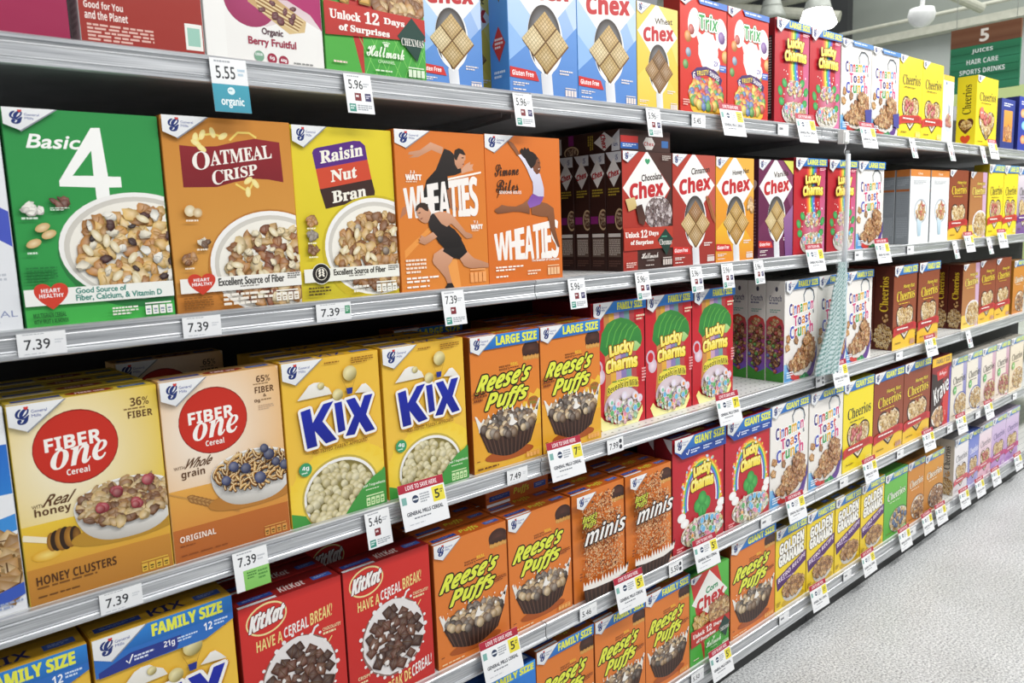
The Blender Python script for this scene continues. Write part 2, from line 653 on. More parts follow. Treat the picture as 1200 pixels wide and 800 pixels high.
def art_basic(p):
    p.rect(0, 0, 100, 100, '#2b9147', '#35a04c')
    p.rect(0, 86, 100, 100, '#3fae4c', '#46b54e')
    p.on('title_lettering')
    p.poly([(60, 6.9), (62.2, 29.9), (70.8, 30), (70.8, 35), (62, 35.2), (62, 41), (53, 41.2), (52.9, 35.2), (30.1, 34.8), (30.1, 32.3), (54, 7.2)], '#fbfbf7', holes=[[(39, 29.8), (52.6, 29.7), (52.8, 17.8)]])
    p.on('word_lettering')
    p.text('Basic', (14, 11.3, 46, 17.4), '#fbfbf7', 'N', out='#fbfbf7', ow=.3, shear=3)
    p.on('bowl_print')
    p.ell(79, 66, 55, 28.5, '#2a7a3e')
    p.bowl(79, 64, 54, 26.5, rim=3.2)
    p.pieces(80, 66, 44, 21, 95, 5.2, FLAKES, 'flake')
    p.pieces(78, 66, 42, 20, 16, 3.8, ['#f4f1e6', '#efe6cf'], 'flake')
    p.pieces(80, 66, 40, 19, 12, 3.4, ['#3a1f22', '#4a1e20', '#26161c'], 'flake')
    for i in range(9):
        q = p.spots(78, 67, 40, 18, 1)[0]
        p.ell(q[0], q[1], 5, 1.7, '#d9c79a', '#fbf3dc', 12, rot=p.rnd.uniform(0, 3))
    p.on('front_print')
    p.rect(0, 82.2, 100, 90, '#f3f4ee')
    p.up(3)
    p.heart(6, 79.8, 27.5, 92, '#d4402c')
    p.text('HEART', (10.5, 82.2, 22.5, 84), '#fff', 'B')
    p.text('HEALTHY', (9, 84.6, 24.3, 86.4), '#fff', 'B')
    p.text('Good Source of', (32.3, 82.8, 66, 85.4), '#3f8f80', 'N', out='#3f8f80', ow=.15)
    p.text('Fiber, Calcium, & Vitamin D', (32, 86, 91, 89.2), '#3f8f80', 'N', out='#3f8f80', ow=.15)
    p.text('MULTIGRAIN CEREAL', (4, 93.4, 24.5, 95.6), '#173f22', 'B')
    p.text('WITH FRUIT & ALMONDS', (4, 96.4, 25.5, 98.4), '#173f22', 'B')
    p.pieces(11, 45, 5, 2, 6, 3.4, ['#f4f1e8'], 'flake')
    p.fine(4, 49, 18, 50.6, 1, '#d8ead8')
    p.pieces(28, 42, 4, 1.5, 5, 3.2, ['#6a3a30', '#7d4a3a'], 'flake')
    p.fine(22, 44.6, 34, 46.4, 2, '#d8ead8')
    for u, v in ((9.6, 61), (19.5, 57), (16, 53.8)):
        p.ell(u, v, 5, 1.9, '#cda76b', '#eed8ae', 14, rot=-.4)
    p.fine(5, 65, 14, 66.6, 1, '#d8ead8')
    p.fine(3, 72, 22, 79, 5, '#237a3a')
    p.facts(78, 92.5, 98.5, 98.5, '#f7f6f0', 4, '#8a9aa8')
    p.fine(55, 93.5, 73, 98, 3, '#f2efe4')
    p.logo(32, 10)


def art_oatmeal(p):
    p.rect(0, 0, 100, 100, '#cb8531', '#d99f4c')
    p.rect(0, 90, 100, 100, '#cf8434', '#b7762f')
    p.poly([(11.8, 14.4), (25, 15), (39.7, 14.2), (55, 11.5), (69.9, 9.5), (90.6, 10.8), (91.7, 32.4), (79, 31), (67.5, 30.7), (52, 32.5), (37.1, 35.3), (12.1, 35.6)], '#8f2027', '#7c1b24')
    for a in ([(24.3, 13), (29, 9), (37, 8), (46, 9.5)], [(50, 11), (57, 6.7), (66, 6.6), (71.7, 9)], [(52, 33.5), (58, 36), (62, 37.5), (66, 33)]):
        p.stroke(a, 1.6, '#ecd06a')
    for u, v, r in ((24, 10.5, 1.8), (29.4, 8.7, 2), (37.3, 7.4, 1.3), (45.1, 9, 2.6), (24.3, 13, .5), (28, 15.5, .6), (62.3, 31.7, 2.5), (68, 33.3, 1), (61.5, 37.8, 1.6)):
        p.ell(u, v, 4.2, 1.5, '#efdc8a', '#f4e6a8', 10, rot=r)
    p.on('title_lettering')
    for s, q in (('ATMEAL', [(34, 17), (82.5, 12.4), (83.5, 19.3), (34, 24.3)]), ('RISP', [(43, 26.4), (70.1, 22.8), (70.3, 28.4), (43, 32.2)])):
        p.text(s, q, '#f7efe6', 'S', out='#f7efe6', ow=.15)
    p.text('O', [(20.4, 17.8), (33.5, 16.6), (33.5, 26), (20.1, 27)], '#f7efe6', 'S')
    p.text('C', [(34.1, 27), (42.8, 26), (42.8, 33.4), (34.1, 34.6)], '#f7efe6', 'S')
    p.on('bowl_print')
    p.ell(78, 78, 53, 31, '#b9772c')
    p.bowl(78, 76, 51, 28, rim=3.2)
    p.pieces(80, 78, 40, 21, 100, 5, ['#b9803f', '#caa05e', '#a3652c', '#e0c48c', '#8a4a26'], 'flake')
    p.pieces(78, 78, 39, 20, 30, 3.2, ['#f0e2c0', '#e6d2a6'], 'flake')
    for i in range(8):
        q = p.spots(80, 76, 38, 17, 1)[0]
        p.ell(q[0], q[1], 5, 1.7, '#d9c79a', '#fbf3dc', 12, rot=p.rnd.uniform(0, 3))
    p.on('front_print')
    p.rect(2.5, 82.2, 100, 89.8, '#f3f1ea')
    p.up(3)
    p.heart(8.2, 80, 29, 91, '#cf3f2b')
    p.text('HEART', (12.5, 82.3, 24.5, 83.9), '#fff', 'B')
    p.text('HEALTHY', (11, 84.5, 26.3, 86.2), '#fff', 'B')
    p.text('Excellent Source of Fiber', (31.3, 83, 85, 87), '#3d3a36', 'N', out='#3d3a36', ow=.2)
    p.fine(88, 82.6, 99, 86, 3, '#55504a')
    p.fine(48, 87.6, 70, 88.8, 1, '#8a857c')
    p.ell(14.5, 47.5, 4, 3, '#d6c193', '#f6ecd6', 14, rot=.5)
    p.ell(20, 48.5, 3.6, 2.4, '#c8a878', '#f0e2c2', 14, rot=-.5)
    p.fine(11, 52, 24, 53.6, 1, '#f3e6cf')
    p.pieces(22, 63.5, 3, 1.5, 5, 2.8, ['#f0e6d0', '#6a4a34'], 'flake')
    p.fine(17, 67, 29, 68.6, 1, '#f3e6cf')
    p.pieces(11.3, 72, 4, 2.4, 7, 3, ['#b9803f', '#8a5426'], 'flake')
    p.fine(7, 76.5, 17, 78, 1, '#f3e6cf')
    p.fine(4, 92, 26, 98.5, 5, '#8f5a1f')
    p.fine(34, 91.4, 74, 98.6, 3, '#f6efe2')
    p.facts(77, 91.6, 97.5, 97.6, '#f7f2e6', 4, '#a08a70')
    p.logo(33, 11)


def art_raisin(p):
    p.rect(0, 0, 100, 100, '#e4cf30', '#dcc82e')
    p.rect(0, 88, 100, 100, '#d2c42c', '#c6b62c')
    p.poly([(19, 15), (20.5, 13), (24, 12), (60, 7), (67, 7), (72, 9.5), (73.7, 17.7), (21.3, 24.1)], '#56267f')
    p.poly([(21.3, 24.1), (73.7, 17.7), (76.9, 29.3), (23.9, 35.6)], '#cf4a2e')
    p.poly([(23.9, 35.6), (76.9, 29.3), (79.5, 36.5), (79, 39), (75.5, 40.8), (28.4, 46.9)], '#3c241d')
    p.on('title_lettering')
    p.text('Raisin', [(26.3, 13.9), (69, 8.3), (69, 15.4), (26.5, 20.9)], '#f6f1e4', 'S', out='#f6f1e4', ow=.3)
    p.text('Nut', [(35.8, 24.9), (61.6, 21.9), (61.6, 28.4), (35.5, 31.4)], '#f6f1e4', 'S', out='#f6f1e4', ow=.3)
    p.text('Bran', [(35.4, 37.0), (70, 32.9), (70, 39.8), (35.7, 43.6)], '#f6f1e4', 'S', out='#f6f1e4', ow=.3)
    p.on('bowl_print')
    p.ell(78, 72, 56, 33, '#c9b428')
    p.bowl(78, 70, 53, 29.5, rim=3.2)
    p.pieces(79, 72, 42, 22.5, 110, 5.2, ['#9a6228', '#b97f3c', '#c99a52', '#85501f', '#d8b06a'], 'flake')
    p.pieces(78, 73, 40, 18, 6, 3.3, ['#b0a292', '#8f7c6c'], 'ball')
    for i in range(8):
        q = p.spots(80, 70, 38, 17, 1)[0]
        p.ell(q[0], q[1], 5, 1.7, '#d9c79a', '#fbf3dc', 12, rot=p.rnd.uniform(0, 3))
    p.on('front_print')
    p.rect(2.5, 81.4, 100, 89.2, '#f2f1e6')
    p.up(3)
    p.ell(18.8, 84.4, 9.2, None, '#f2f1e6')
    p.ell(18.8, 84.4, 8.6, None, '#241f1c')
    p.ell(18.8, 84.4, 5.6, None, '#efe9d8')
    p.ell(18.8, 84.4, 5.0, None, '#241f1c')
    for d in (-1.6, 1.6):
        for k in range(3):
            p.ell(18.8 + d, 82.4 + k * 1.5, 1.7, .6, '#f4efe0', n=8, rot=.8 if d > 0 else -.8)
    p.text('Excellent Source of Fiber', (31, 82.3, 85, 85.8), '#3b372f', 'N', out='#3b372f', ow=.2)
    p.fine(88, 82, 99, 85.5, 3, '#55504a')
    p.fine(46, 86.4, 70, 87.6, 1, '#8a857c')
    for v, c in ((53.5, '#b9803f'), (62, '#8e8278'), (70, '#8a5a30')):
        p.pieces(13, v, 4, 2.2, 7, 3, [c], 'flake')
        p.fine(8, v + 4, 20, v + 5.6, 1, '#f8f2d0')
    p.fine(5.5, 92, 27, 97.5, 3, '#5a4a18')
    p.fine(50, 93, 66, 98, 2, '#f2efe4')
    p.facts(74, 91.5, 97, 97.8, '#f7f6ec', 4, '#a09a88')
    p.logo(32, 12)


SKIN, SKIN2 = '#d9a282', '#8a5638'


def art_wheaties_two(p):
    p.rect(0, 0, 100, 100, '#d9762a', '#de8634')
    p.poly([(5, 74), (40, 56), (42, 58), (5, 79)], '#ec9a48')
    p.poly([(66, 76), (97, 90), (97, 93), (66, 79)], '#ec9a48')
    p.poly([(50, 84), (62, 80), (66, 100), (56, 100)], '#ee9f50')
    # the runner behind the lettering
    p.on('figure_print')
    p.poly([(1.6, 54.3), (8.6, 51), (10, 46), (5, 47.7)], '#b97a58')
    p.poly([(52.3, 9.6), (38.5, 6.8), (26.6, 12), (15.1, 13.4), (13.7, 15), (20, 15.2), (14.5, 17), (24, 16.4), (39.3, 11.5), (50.4, 14)], SKIN, '#c08a6a')
    p.poly([(53.5, 10.3), (60, 11.5), (65.1, 14.2), (70, 19), (72.8, 25), (64, 27), (55.7, 27.8), (57, 36), (60, 47), (52, 50), (38, 50), (27, 44), (28, 37.9), (32, 30.5), (43, 23.8), (49, 16)], '#2b2320', '#171312')
    p.poly([(76.8, 20.2), (80, 19), (83, 18), (82.6, 20), (86.7, 19.5), (85, 22), (86.4, 23.6), (79, 24.6), (72, 26), (72, 23)], SKIN)
    p.poly([(64, 13.5), (66, 11.2), (70.2, 10.4), (75, 11.6), (77.7, 14.7), (77.4, 17), (76, 17.6), (75.6, 19.4), (73.6, 21.8), (71, 22.4), (68.1, 23), (65, 20)], SKIN, '#c58c6c')
    p.poly([(64, 14.6), (65.4, 11), (70.2, 9.6), (75, 10.6), (78, 13.6), (76, 14), (71, 13), (69, 15), (67.4, 17.4), (65, 17)], '#2c2019')
    p.stroke([(73, 15.8), (75.6, 15.6)], .9, '#2c2019')
    p.stroke([(73.6, 20), (75.4, 19.6)], .8, '#7a3a30')
    p.stroke([(57, 36), (60, 47), (64, 50)], 6, '#a06a4c')
    p.on('title_lettering')
    x = 7.0
    for s, w in (('W', 19), ('H', 11.5), ('E', 10), ('A', 13), ('T', 10.5), ('I', 6), ('E', 10), ('S', 11)):
        a, b = (x - 7) / 87, (x + w - 1.4 - 7) / 87
        y0, y1 = 36 - a * 9, 36 - b * 9
        z0, z1 = 53.8 - a * .6, 53.8 - b * .6
        p.text(s, [(x, y0), (x + w - 1.4, y1), (x + w - 1, z1), (x + .6, z0)], '#f6f0ea', 'B', out='#f6f0ea', ow=.45)
        x += w - 1
    p.poly([(55.7, 29), (95.2, 24.2), (95.2, 25.4), (55.7, 30.4)], '#fff3e6')
    p.on('name_lettering')
    p.text('J.J.', (14, 24.6, 21, 26.6), '#fdf3ea', 'B')
    p.text('WATT', (9.7, 27.2, 26.4, 30.4), '#fdf3ea', 'B', out='#fdf3ea', ow=.3)
    p.fine(9.7, 31.2, 26, 32.4, 1, '#fbe0c4')
    p.on('second_name_lettering')
    p.text('T.J.', (83.5, 56.6, 90, 58.6), '#fdf3ea', 'B')
    p.text('WATT', (80.4, 59.2, 94.3, 62), '#fdf3ea', 'B', out='#fdf3ea', ow=.3)
    p.fine(81, 62.8, 93, 63.8, 1, '#fbe0c4')
    # the runner in front
    p.on('figure_print')
    p.up(6)
    p.poly([(46.3, 73.4), (57.9, 80), (55, 83), (51.4, 85.4), (52.5, 90), (55, 96.6), (53.5, 97.4), (50, 97.4), (47.6, 93), (41, 87.5), (34.9, 83.4), (34, 81), (36, 77)], SKIN, '#b88263')
    p.poly([(50, 96.6), (55, 96.6), (57.5, 99.6), (47, 100), (47, 99)], '#221c1a')
    p.poly([(65.1, 80.9), (74.1, 76.3), (78, 79), (82.4, 81.5), (92, 83.6), (99.9, 85.6), (99.9, 88.3), (90, 88), (80, 88), (75.8, 87.6), (70, 86)], SKIN, '#b88263')
    p.poly([(48.8, 72.8), (58, 71), (67.3, 67.8), (71, 72), (74.5, 77), (65.1, 81.4), (57.9, 80.4), (46, 75.6)], '#28211f', '#171312')
    p.poly([(31.3, 54.7), (36.2, 51.4), (44, 51.4), (51, 56), (56, 60), (61, 62), (68.5, 67.8), (67, 73.3), (48.7, 74.2), (42, 70), (36.4, 64.3), (32, 60)], '#322927', '#191413')
    p.poly([(38, 51.2), (44, 50.2), (50.4, 50.6), (56, 51.6), (61, 53.8), (66, 57.8), (73.7, 63.7), (78, 64.6), (82.3, 66), (80.6, 66.4), (82, 67.4), (79.6, 67.8), (75, 68.2), (72.3, 67.2), (64, 61.8), (57.1, 58), (52, 60), (46, 58)], SKIN, '#bb8666')
    p.poly([(36, 63), (30, 65), (26.9, 66.1), (22.3, 64.7), (23, 66), (20, 67), (21.6, 68), (19.6, 69), (23, 70), (26.5, 70.9), (33, 69), (40.5, 66.2)], SKIN, '#b98464')
    p.poly([(18.4, 49), (20, 46.6), (24, 45), (28.5, 45), (32, 47.5), (35.1, 51), (33, 54.6), (31.1, 57), (28, 57.4), (24.2, 56.4), (21, 54.6), (21.4, 53), (19.6, 52.4), (19.6, 50.6)], SKIN, '#c48d6d')
    p.poly([(18, 49.4), (19.4, 46.4), (24, 44.4), (29, 44.6), (32.4, 47.4), (32, 50), (28.6, 49.4), (25, 47.6), (22, 47.6), (20, 49.6)], '#3a2a20')
    p.stroke([(21, 51), (23.4, 50.6)], .9, '#3a2a20')
    p.stroke([(23, 54.8), (25.4, 54)], .8, '#7a3a30')
    p.on('front_print')
    p.fine(5.1, 79.7, 27, 89.5, 4, '#fbe6d0')
    p.fine(5.1, 91, 40, 95.4, 2, '#fff6ea')
    p.fine(5.1, 96.6, 39.6, 98.6, 1, '#fff6ea')
    p.facts(77, 88.5, 97, 97.5, '#f2a765', 4)
    p.logo(36.8, 11)


def art_wheaties_one(p):
    p.rect(0, 0, 100, 100, '#dc762a', '#d87026')
    p.on('title_lettering')
    x = 8.0
    for s, w in (('W', 19.5), ('H', 12), ('E', 10.5), ('A', 13.5), ('T', 11), ('I', 6.5), ('E', 10.5), ('S', 11.5)):
        a, b = (x - 8) / 88, (x + w - 1.4 - 8) / 88
        p.text(s, [(x, 66.6 - 9.4 * a), (x + w - 1.4, 66.6 - 9.4 * b), (x + w - 1, 84 + a), (x + .6, 84 + a)], '#f6f0ea', 'B', out='#f6f0ea', ow=.45)
        x += w - 1
    p.text('The Breakfast of Champions', (56, 85, 95, 87.2), '#fdf3ea', 'N', out='#fdf3ea', ow=.1)
    p.on('signature_lettering')
    for s, b in (('Simone', (11, 19.2, 42, 27)), ('Biles', (12, 29.5, 41, 38))):
        p.text(s, b, '#3a2216', 'C', out='#3a2216', ow=.15, rot=4)
    p.stroke([(14, 32), (16, 39), (13, 42), (16, 36)], .6, '#3a2216')
    p.text('SIMONE BILES', (16, 37.2, 44.8, 39.3), '#fdf3ea', 'B')
    # the leaping gymnast
    p.on('figure_print')
    p.up(6)
    p.poly([(56, 42), (55.1, 53.2), (44, 51.6), (33.8, 51.3), (24, 52), (12.9, 52.6), (9.3, 51), (9.8, 49.6), (14, 48.4), (18.5, 46.7), (26, 47.6), (36.7, 47.9), (46, 46)], '#a06a48', '#7a4a30')
    p.poly([(56.9, 46), (62, 45), (69.5, 44.6), (80, 46), (89, 49.4), (90, 56), (90.7, 64.6), (93, 70), (96.5, 77.4), (93.6, 77.6), (90.6, 74), (86, 68), (83.5, 64.4), (82, 59), (80, 55.4), (70, 55), (58, 53.3)], '#8f5a3a', '#704327')
    p.poly([(24.4, .8), (26.4, 1.2), (31, 3.6), (36.6, 5.4), (40.6, 8.6), (44.8, 12.6), (41, 13.4), (37, 10), (33, 7.6), (30, 5)], '#8f5a3a')
    p.poly([(42, 12.8), (46, 12.2), (50.2, 13.5), (57, 18.6), (63.1, 22.6), (68, 23.4), (71.2, 25.6), (74, 31), (75.9, 35.7), (75.5, 41.2), (68, 41), (60.3, 39.6), (61, 35), (60.6, 31.1), (57, 27), (53.5, 22.3), (48, 17)], '#e3e2ee', '#c9c6dc')
    p.poly([(60.3, 39), (68, 41), (75.2, 41), (73, 44), (69.5, 46.6), (62, 48), (55.4, 49), (52.5, 45.4), (57, 41)], '#7a4aa0', '#8c5fb0')
    p.poly([(61, 13.4), (66, 12.6), (70, 14.6), (72, 17.4), (71.4, 19.4), (72.6, 20.6), (71.4, 22), (71.2, 23.4), (68.6, 25.2), (66, 25.6), (62, 23)], '#8a5538', '#744428')
    p.poly([(44.6, 10.2), (47.4, 8), (49.4, 9.2), (51, 7.2), (53.6, 8.6), (56, 7.4), (58, 9.8), (62, 10.4), (66, 12), (68.6, 14.4), (66.4, 16), (65, 18.6), (62, 20.4), (59, 21.8), (55, 18.8), (51.4, 15.2), (47, 13)], '#241812')
    p.stroke([(68.6, 17.6), (70.4, 17.6)], .9, '#1c120e')
    p.stroke([(68.8, 22), (70.6, 21.6)], .9, '#f3e4dc')
    p.on('front_print')
    p.fine(8, 88.6, 44, 92.6, 2, '#fff0e0')
    p.fine(8, 95, 30, 97, 1, '#fff0e0')
    p.fine(50, 92.6, 68, 96.6, 2, '#fbe0c4')
    p.facts(78, 90, 96, 97, '#f3c191', 4)
    p.logo(36, 11.8)


def fiber(p, honey):
    p.rect(0, 0, 100, 100, '#e6c23c' if honey else '#e8c9a0')
    p.ell(34, 30, 74, 60, '#e6c540' if honey else '#e9b878', '#f7f0da' if honey else '#f6eee2', 40)
    p.rect(0, 60, 100, 82, '#ebc53c' if honey else '#e5a84c', '#dca43a' if honey else '#d89240')
    p.rect(0, 81.8, 100, 100, '#c98a34' if honey else '#bd6a2c', '#b57a2e' if honey else '#b26228')
    p.ell(41, 25, 28.6, 18.6, '#8a1a12')
    p.ell(41, 25, 28, 18, '#c62d1d', '#cb3020', 48)
    p.on('title_lettering')
    p.text('FIBER', [(20.6, 19), (57.8, 18), (57.8, 24.8), (20.6, 25.4)], '#fbf5ee', 'B', out='#fbf5ee', ow=.2)
    p.text('one', [(23, 25.6), (61.5, 24), (61.5, 33.8), (23, 35)], '#fbf5ee', 'T', out='#fbf5ee', ow=.12)
    p.text('Cereal', (32.6, 35.6, 48, 38.8), '#fbf5ee', 'B', keep=True)
    p.on('front_print')
    if honey:
        p.text('36%', (80.5, 5.2, 94, 9.6), '#5c3a1c', 'B')
        p.fine(75.5, 10.4, 97.5, 11.8, 1, '#8a6a3c')
        p.text('FIBER', (78, 12.2, 96, 15.8), '#5c3a1c', 'B')
        p.text('WITH', (8, 50.2, 16, 52), '#5c3a1c', 'N')
        p.text('Real', (17.5, 46.4, 34.5, 52), '#5c3a1c', 'N', shear=6, out='#5c3a1c', ow=.15)
        p.text('honey', (9.2, 52.2, 33, 57.4), '#5c3a1c', 'B')
        p.stroke([(0, 65), (16, 69)], 4.4, '#f2e6c6')
        p.ell(14, 76, 10, 3, '#e0a92a', '#f3d87a')
        for i in range(6):
            p.ell(18 + i * 3, 70.2 - i * .1, 4.2 if 0 < i < 5 else 3.4, 6.1 - abs(i - 2.6) * .5, '#8a5a1c' if i % 2 == 0 else '#2c1a0c', '#c08a34' if i % 2 == 0 else '#3a2410')
        p.ell(34.4, 70, 2.8, 4.4, '#6a4416', '#9a6a28')
        p.text('HONEY CLUSTERS', (5.2, 86, 59, 90.6), '#4e2c10', 'B')
        p.fine(5.2, 91.4, 62, 93, 1, '#7a4e1c')
        p.fine(5.2, 96, 44, 97.4, 1, '#6b4216')
    else:
        p.text('65%', (80, 4.2, 92.5, 8), '#5c3a1c', 'B')
        p.fine(77, 8.6, 96, 9.8, 1, '#9a7a54')
        p.text('FIBER', (78, 10.6, 95, 14.2), '#5c3a1c', 'B')
        p.text('&', (85, 15, 88, 16.8), '#5c3a1c', 'B')
        p.text('0g', (77, 17.6, 82, 20), '#5c3a1c', 'B')
        p.fine(83, 18, 96, 19.4, 1, '#9a7a54')
        p.fine(80, 21.4, 94, 24.6, 3, '#c8a98a')
        p.text('WITH', (5.5, 47, 14, 48.8), '#5c3a1c', 'N')
        p.text('Whole', (15, 43.8, 37, 49), '#5c3a1c', 'N', shear=6, out='#5c3a1c', ow=.15)
        p.text('grain', (10.9, 49.6, 30, 55), '#5c3a1c', 'B')
        p.stroke([(0, 61), (16, 66)], 1.2, '#c9954c')
        for i in range(9):
            for d in (-1, 1):
                p.ell(17 + i * 3.2, 66 + i * 1.1 + d * 1.0, 3.6, 1.1, '#8a5a2a', '#c99a58', 10, rot=.45 + d * .35)
        for i in range(6):
            p.stroke([(44, 75 + i * .2), (56, 77 + i * .7)], .35, '#b98444')
        p.text('ORIGINAL', (4.8, 85.8, 34.3, 89.2), '#fbeadb', 'B')
        p.fine(4.8, 91, 22, 92.2, 1, '#8f4a1c')
        p.fine(4.8, 96.4, 60, 97.6, 1, '#8f4a1c')
    p.facts(76.5, 93, 98, 98.8, '#e0b544' if honey else '#d99a4c', 4, '#5a4a18')
    p.on('bowl_print')
    p.ell(70, 73, 40, 6, '#b88a2c' if honey else '#b97c34')
    if honey:
        p.bowl(71, 57.5, 37, 12, depth=20, rim=2)
        p.pieces(71, 57.5, 34, 10.5, 120, 4.2, CLUST + ['#d9b878', '#8a5a34', '#c9a468'], 'flake')
        for u, v in ((87.5, 48.5), (64, 51.5), (77, 60), (53, 58.5)):
            p.pieces(u, v, 2.2, .9, 3, 3.5, ['#b0303f', '#982838', '#bc4052'], 'ball')
    else:
        p.bowl(71, 57, 37, 11.5, depth=20, rim=2)
        p.pieces(71, 57, 34, 10, 130, 3.6, ['#b9803a', '#a06a2c', '#d0a058', '#8a5a26'], 'curl')
        for u, v in ((52, 52.5), (63, 55), (85, 50), (90, 55), (46, 60), (75, 62), (80, 46), (98, 58)):
            p.pieces(u, v, 1, .4, 1, 4.4, ['#39456e', '#445282'], 'ball')
    p.logo(36, 13.2)


def art_fiber_honey(p):
    fiber(p, True)


def art_fiber_original(p):
    fiber(p, False)


def kix(p, family):
    p.rect(0, 0, 100, 100, '#edbd40', '#f0c44a')
    dv = 11 if family else 0
    p.ell(57, 88, 60, 33, '#f4cf3e', '#f7e36a')
    for k in range(16):
        t = PI * (1 + k / 15)
        u, v = 55 + 55 * math.cos(t), 88 + 30 * math.sin(t)
        p.poly([(u - 4, v + 2), (u + 4 * math.cos(t), v + 5 * math.sin(t) - 1), (u + 4, v + 2)], '#f4cf3e')
    p.poly([(0, 91), (20, 96), (60, 99), (80, 88), (100, 76), (100, 100), (0, 100)], '#55a845', '#3f9440')
    p.on('bowl_print')
    p.ell(52, 86, 41, 24, '#c9b04a')
    p.bowl(52, 86, 39, 22.5, milk='#8f8246', shade='#776a38', rim=2.5)
    p.pieces(51, 87, 34, 19, 96, 4.0, CORN, 'ball')
    p.on('front_print')
    p.poly([(54, 100), (62, 94), (74, 86), (86, 80.5), (100, 76.5), (100, 100)], '#4d9f47', '#3f9440')
    p.ell(16, 65.6, 6.4, None, '#3d9a68')
    p.text('4g', (12.6, 63.4, 19.6, 66.6), '#fff', 'B')
    p.fine(12, 67.2, 20, 68.6, 1, '#e6f4e6')
    p.text('Just 7 ingredients', (74, 84.6, 99, 86.8), '#f2f6e4', 'B')
    p.fine(77, 88, 98, 89.2, 1, '#dcebc8')
    p.facts(77, 92, 98, 99, '#cfe6b0', 4, '#4d9f47')
    p.fine(42, 2.8 + dv, 64, 4.4 + dv, 1, '#9a6a1c')
    p.fine(70, 2.2 + dv, 94, 6.4 + dv, 3, '#9a6a1c')
    for q in ([(12.8, 23.2), (20, 18.6), (25, 15.2), (30, 14), (36, 14.2), (40, 16.6), (45, 18.6), (47.8, 22.6)], [(72, 24.6), (77, 21.6), (80, 19.8), (84, 19.6), (88, 22.4), (92.2, 26)]):
        p.poly([(u, v + dv * .7) for u, v in q], '#f4f2ec', '#e6e2d6')
    p.on('title_lettering')
    p.up(3)
    d = dv * .8
    shapes = [[(15, 30), (24.6, 29), (26.2, 38), (38, 27.8), (48.4, 27), (36, 38.2), (49.4, 51.2), (38, 52.2), (27.6, 43), (29.2, 52.6), (19, 53)],
              [(49.2, 28.6), (57, 28.2), (59, 46.6), (51.4, 47.4)],
              [(61.5, 28), (71, 27.4), (76.4, 34.4), (81.4, 27.2), (90.6, 27), (82.2, 39.4), (91, 50.2), (80.6, 50.8), (74.4, 43.4), (68.6, 50.6), (58.6, 50.4), (69, 38.6)]]
    k = p.W / p.H
    for ext, c in ((3.3, '#c98f1e'), (2.6, '#f6f4f0'), (0, '#1a2aa8')):
        for s in shapes:
            s2 = [(u, v + d) for u, v in s]
            if ext:
                for i in range(12):
                    t = 2 * PI * i / 12
                    oo = (.6, .9 * k) if c == '#c98f1e' else (0, 0)
                    p.poly([(u + ext * math.cos(t) + oo[0], v + ext * k * math.sin(t) + oo[1]) for u, v in s2], c)
            else:
                p.poly(s2, c, '#14208c')
    p.on('front_print')
    p.up(3)
    for u, v, r in ((37, 16.5, 3.4), (53.4, 23.6, 5.6), (67.5, 11.6, 7.4)):
        v += dv * .8
        e = [mix(srgb('#d8c886'), srgb('#8a7a34'), max(0, math.sin(2 * PI * i / 20 + .6))) for i in range(20)]
        p.fan((u - r * .3, v - r * .3 * k), p.ring(u, v, r, n=20), srgb('#f0e6b4'), e)
    p.poly([(62.6, 20.6 + d), (69.6, 20.6 + d), (68.6, 24.4 + d), (63.6, 24.4 + d)], '#1e2f8c')
    for u in (62.6, 69.4):
        p.stroke([(u, 20.6 + d), (u + (65.9 - u) * -1, 15 + d)], .4, '#b98a2c')
    p.text('KID-TESTED. PARENT-APPROVED.', [(24, 55 + d), (82.6, 54 + d), (82.6, 56.4 + d), (24, 57.4 + d)], '#8a5a14', 'B')
    if family:
        p.poly([(0, 10), (100, 7), (100, 13), (78, 19), (0, 19.4)], '#2f6fc0')
        p.poly([(2, 17), (24, 12), (60, 12), (56, 18.6), (2, 20)], '#2a3a8c')
        p.text('21g', (47, 12.6, 55, 16.6), '#fff', 'B')
        p.fine(57, 13, 72, 16, 2, '#cfe0f6')
        p.text('12', (77, 10.4, 83.5, 14.6), '#fff', 'B')
        p.fine(85, 10.6, 96, 14, 2, '#cfe0f6')
        p.fine(26, 14.2, 40, 17.6, 2, '#dfe6f6')
        p.stroke([(20.6, 15.4), (22.4, 17.2), (25.4, 13.2)], 1, '#fff')
        p.banner('FAMILY SIZE', 9.2, '#2f86d6', u0=38, u1=92)
    else:
        p.logo(39.6, 13.4)


def art_kix(p):
    kix(p, False)


def art_kix_family(p):
    kix(p, True)


def cup(p, u, v, ru, h, lo, top=8.0, ball=None, n=70, size=4.6, fruit=PUFF):
    """brown fluted baking cup heaped with cereal"""
    pts = []
    for i in range(25):
        t = i / 24
        uu = u - ru + 2 * ru * t
        pts.append((uu, v + math.sin(PI * t) * top * .9))
    low = [(u + (x - u) * lo, y + h) for x, y in pts]
    p.poly(pts + low[::-1], '#4a3026', '#2e1b14')
    for i in range(25):
        p.stroke([pts[i], low[i]], .7, '#6d4c3c' if i % 2 else '#2a1812')
    p.ell(u, v, ru, top, '#3a241c')


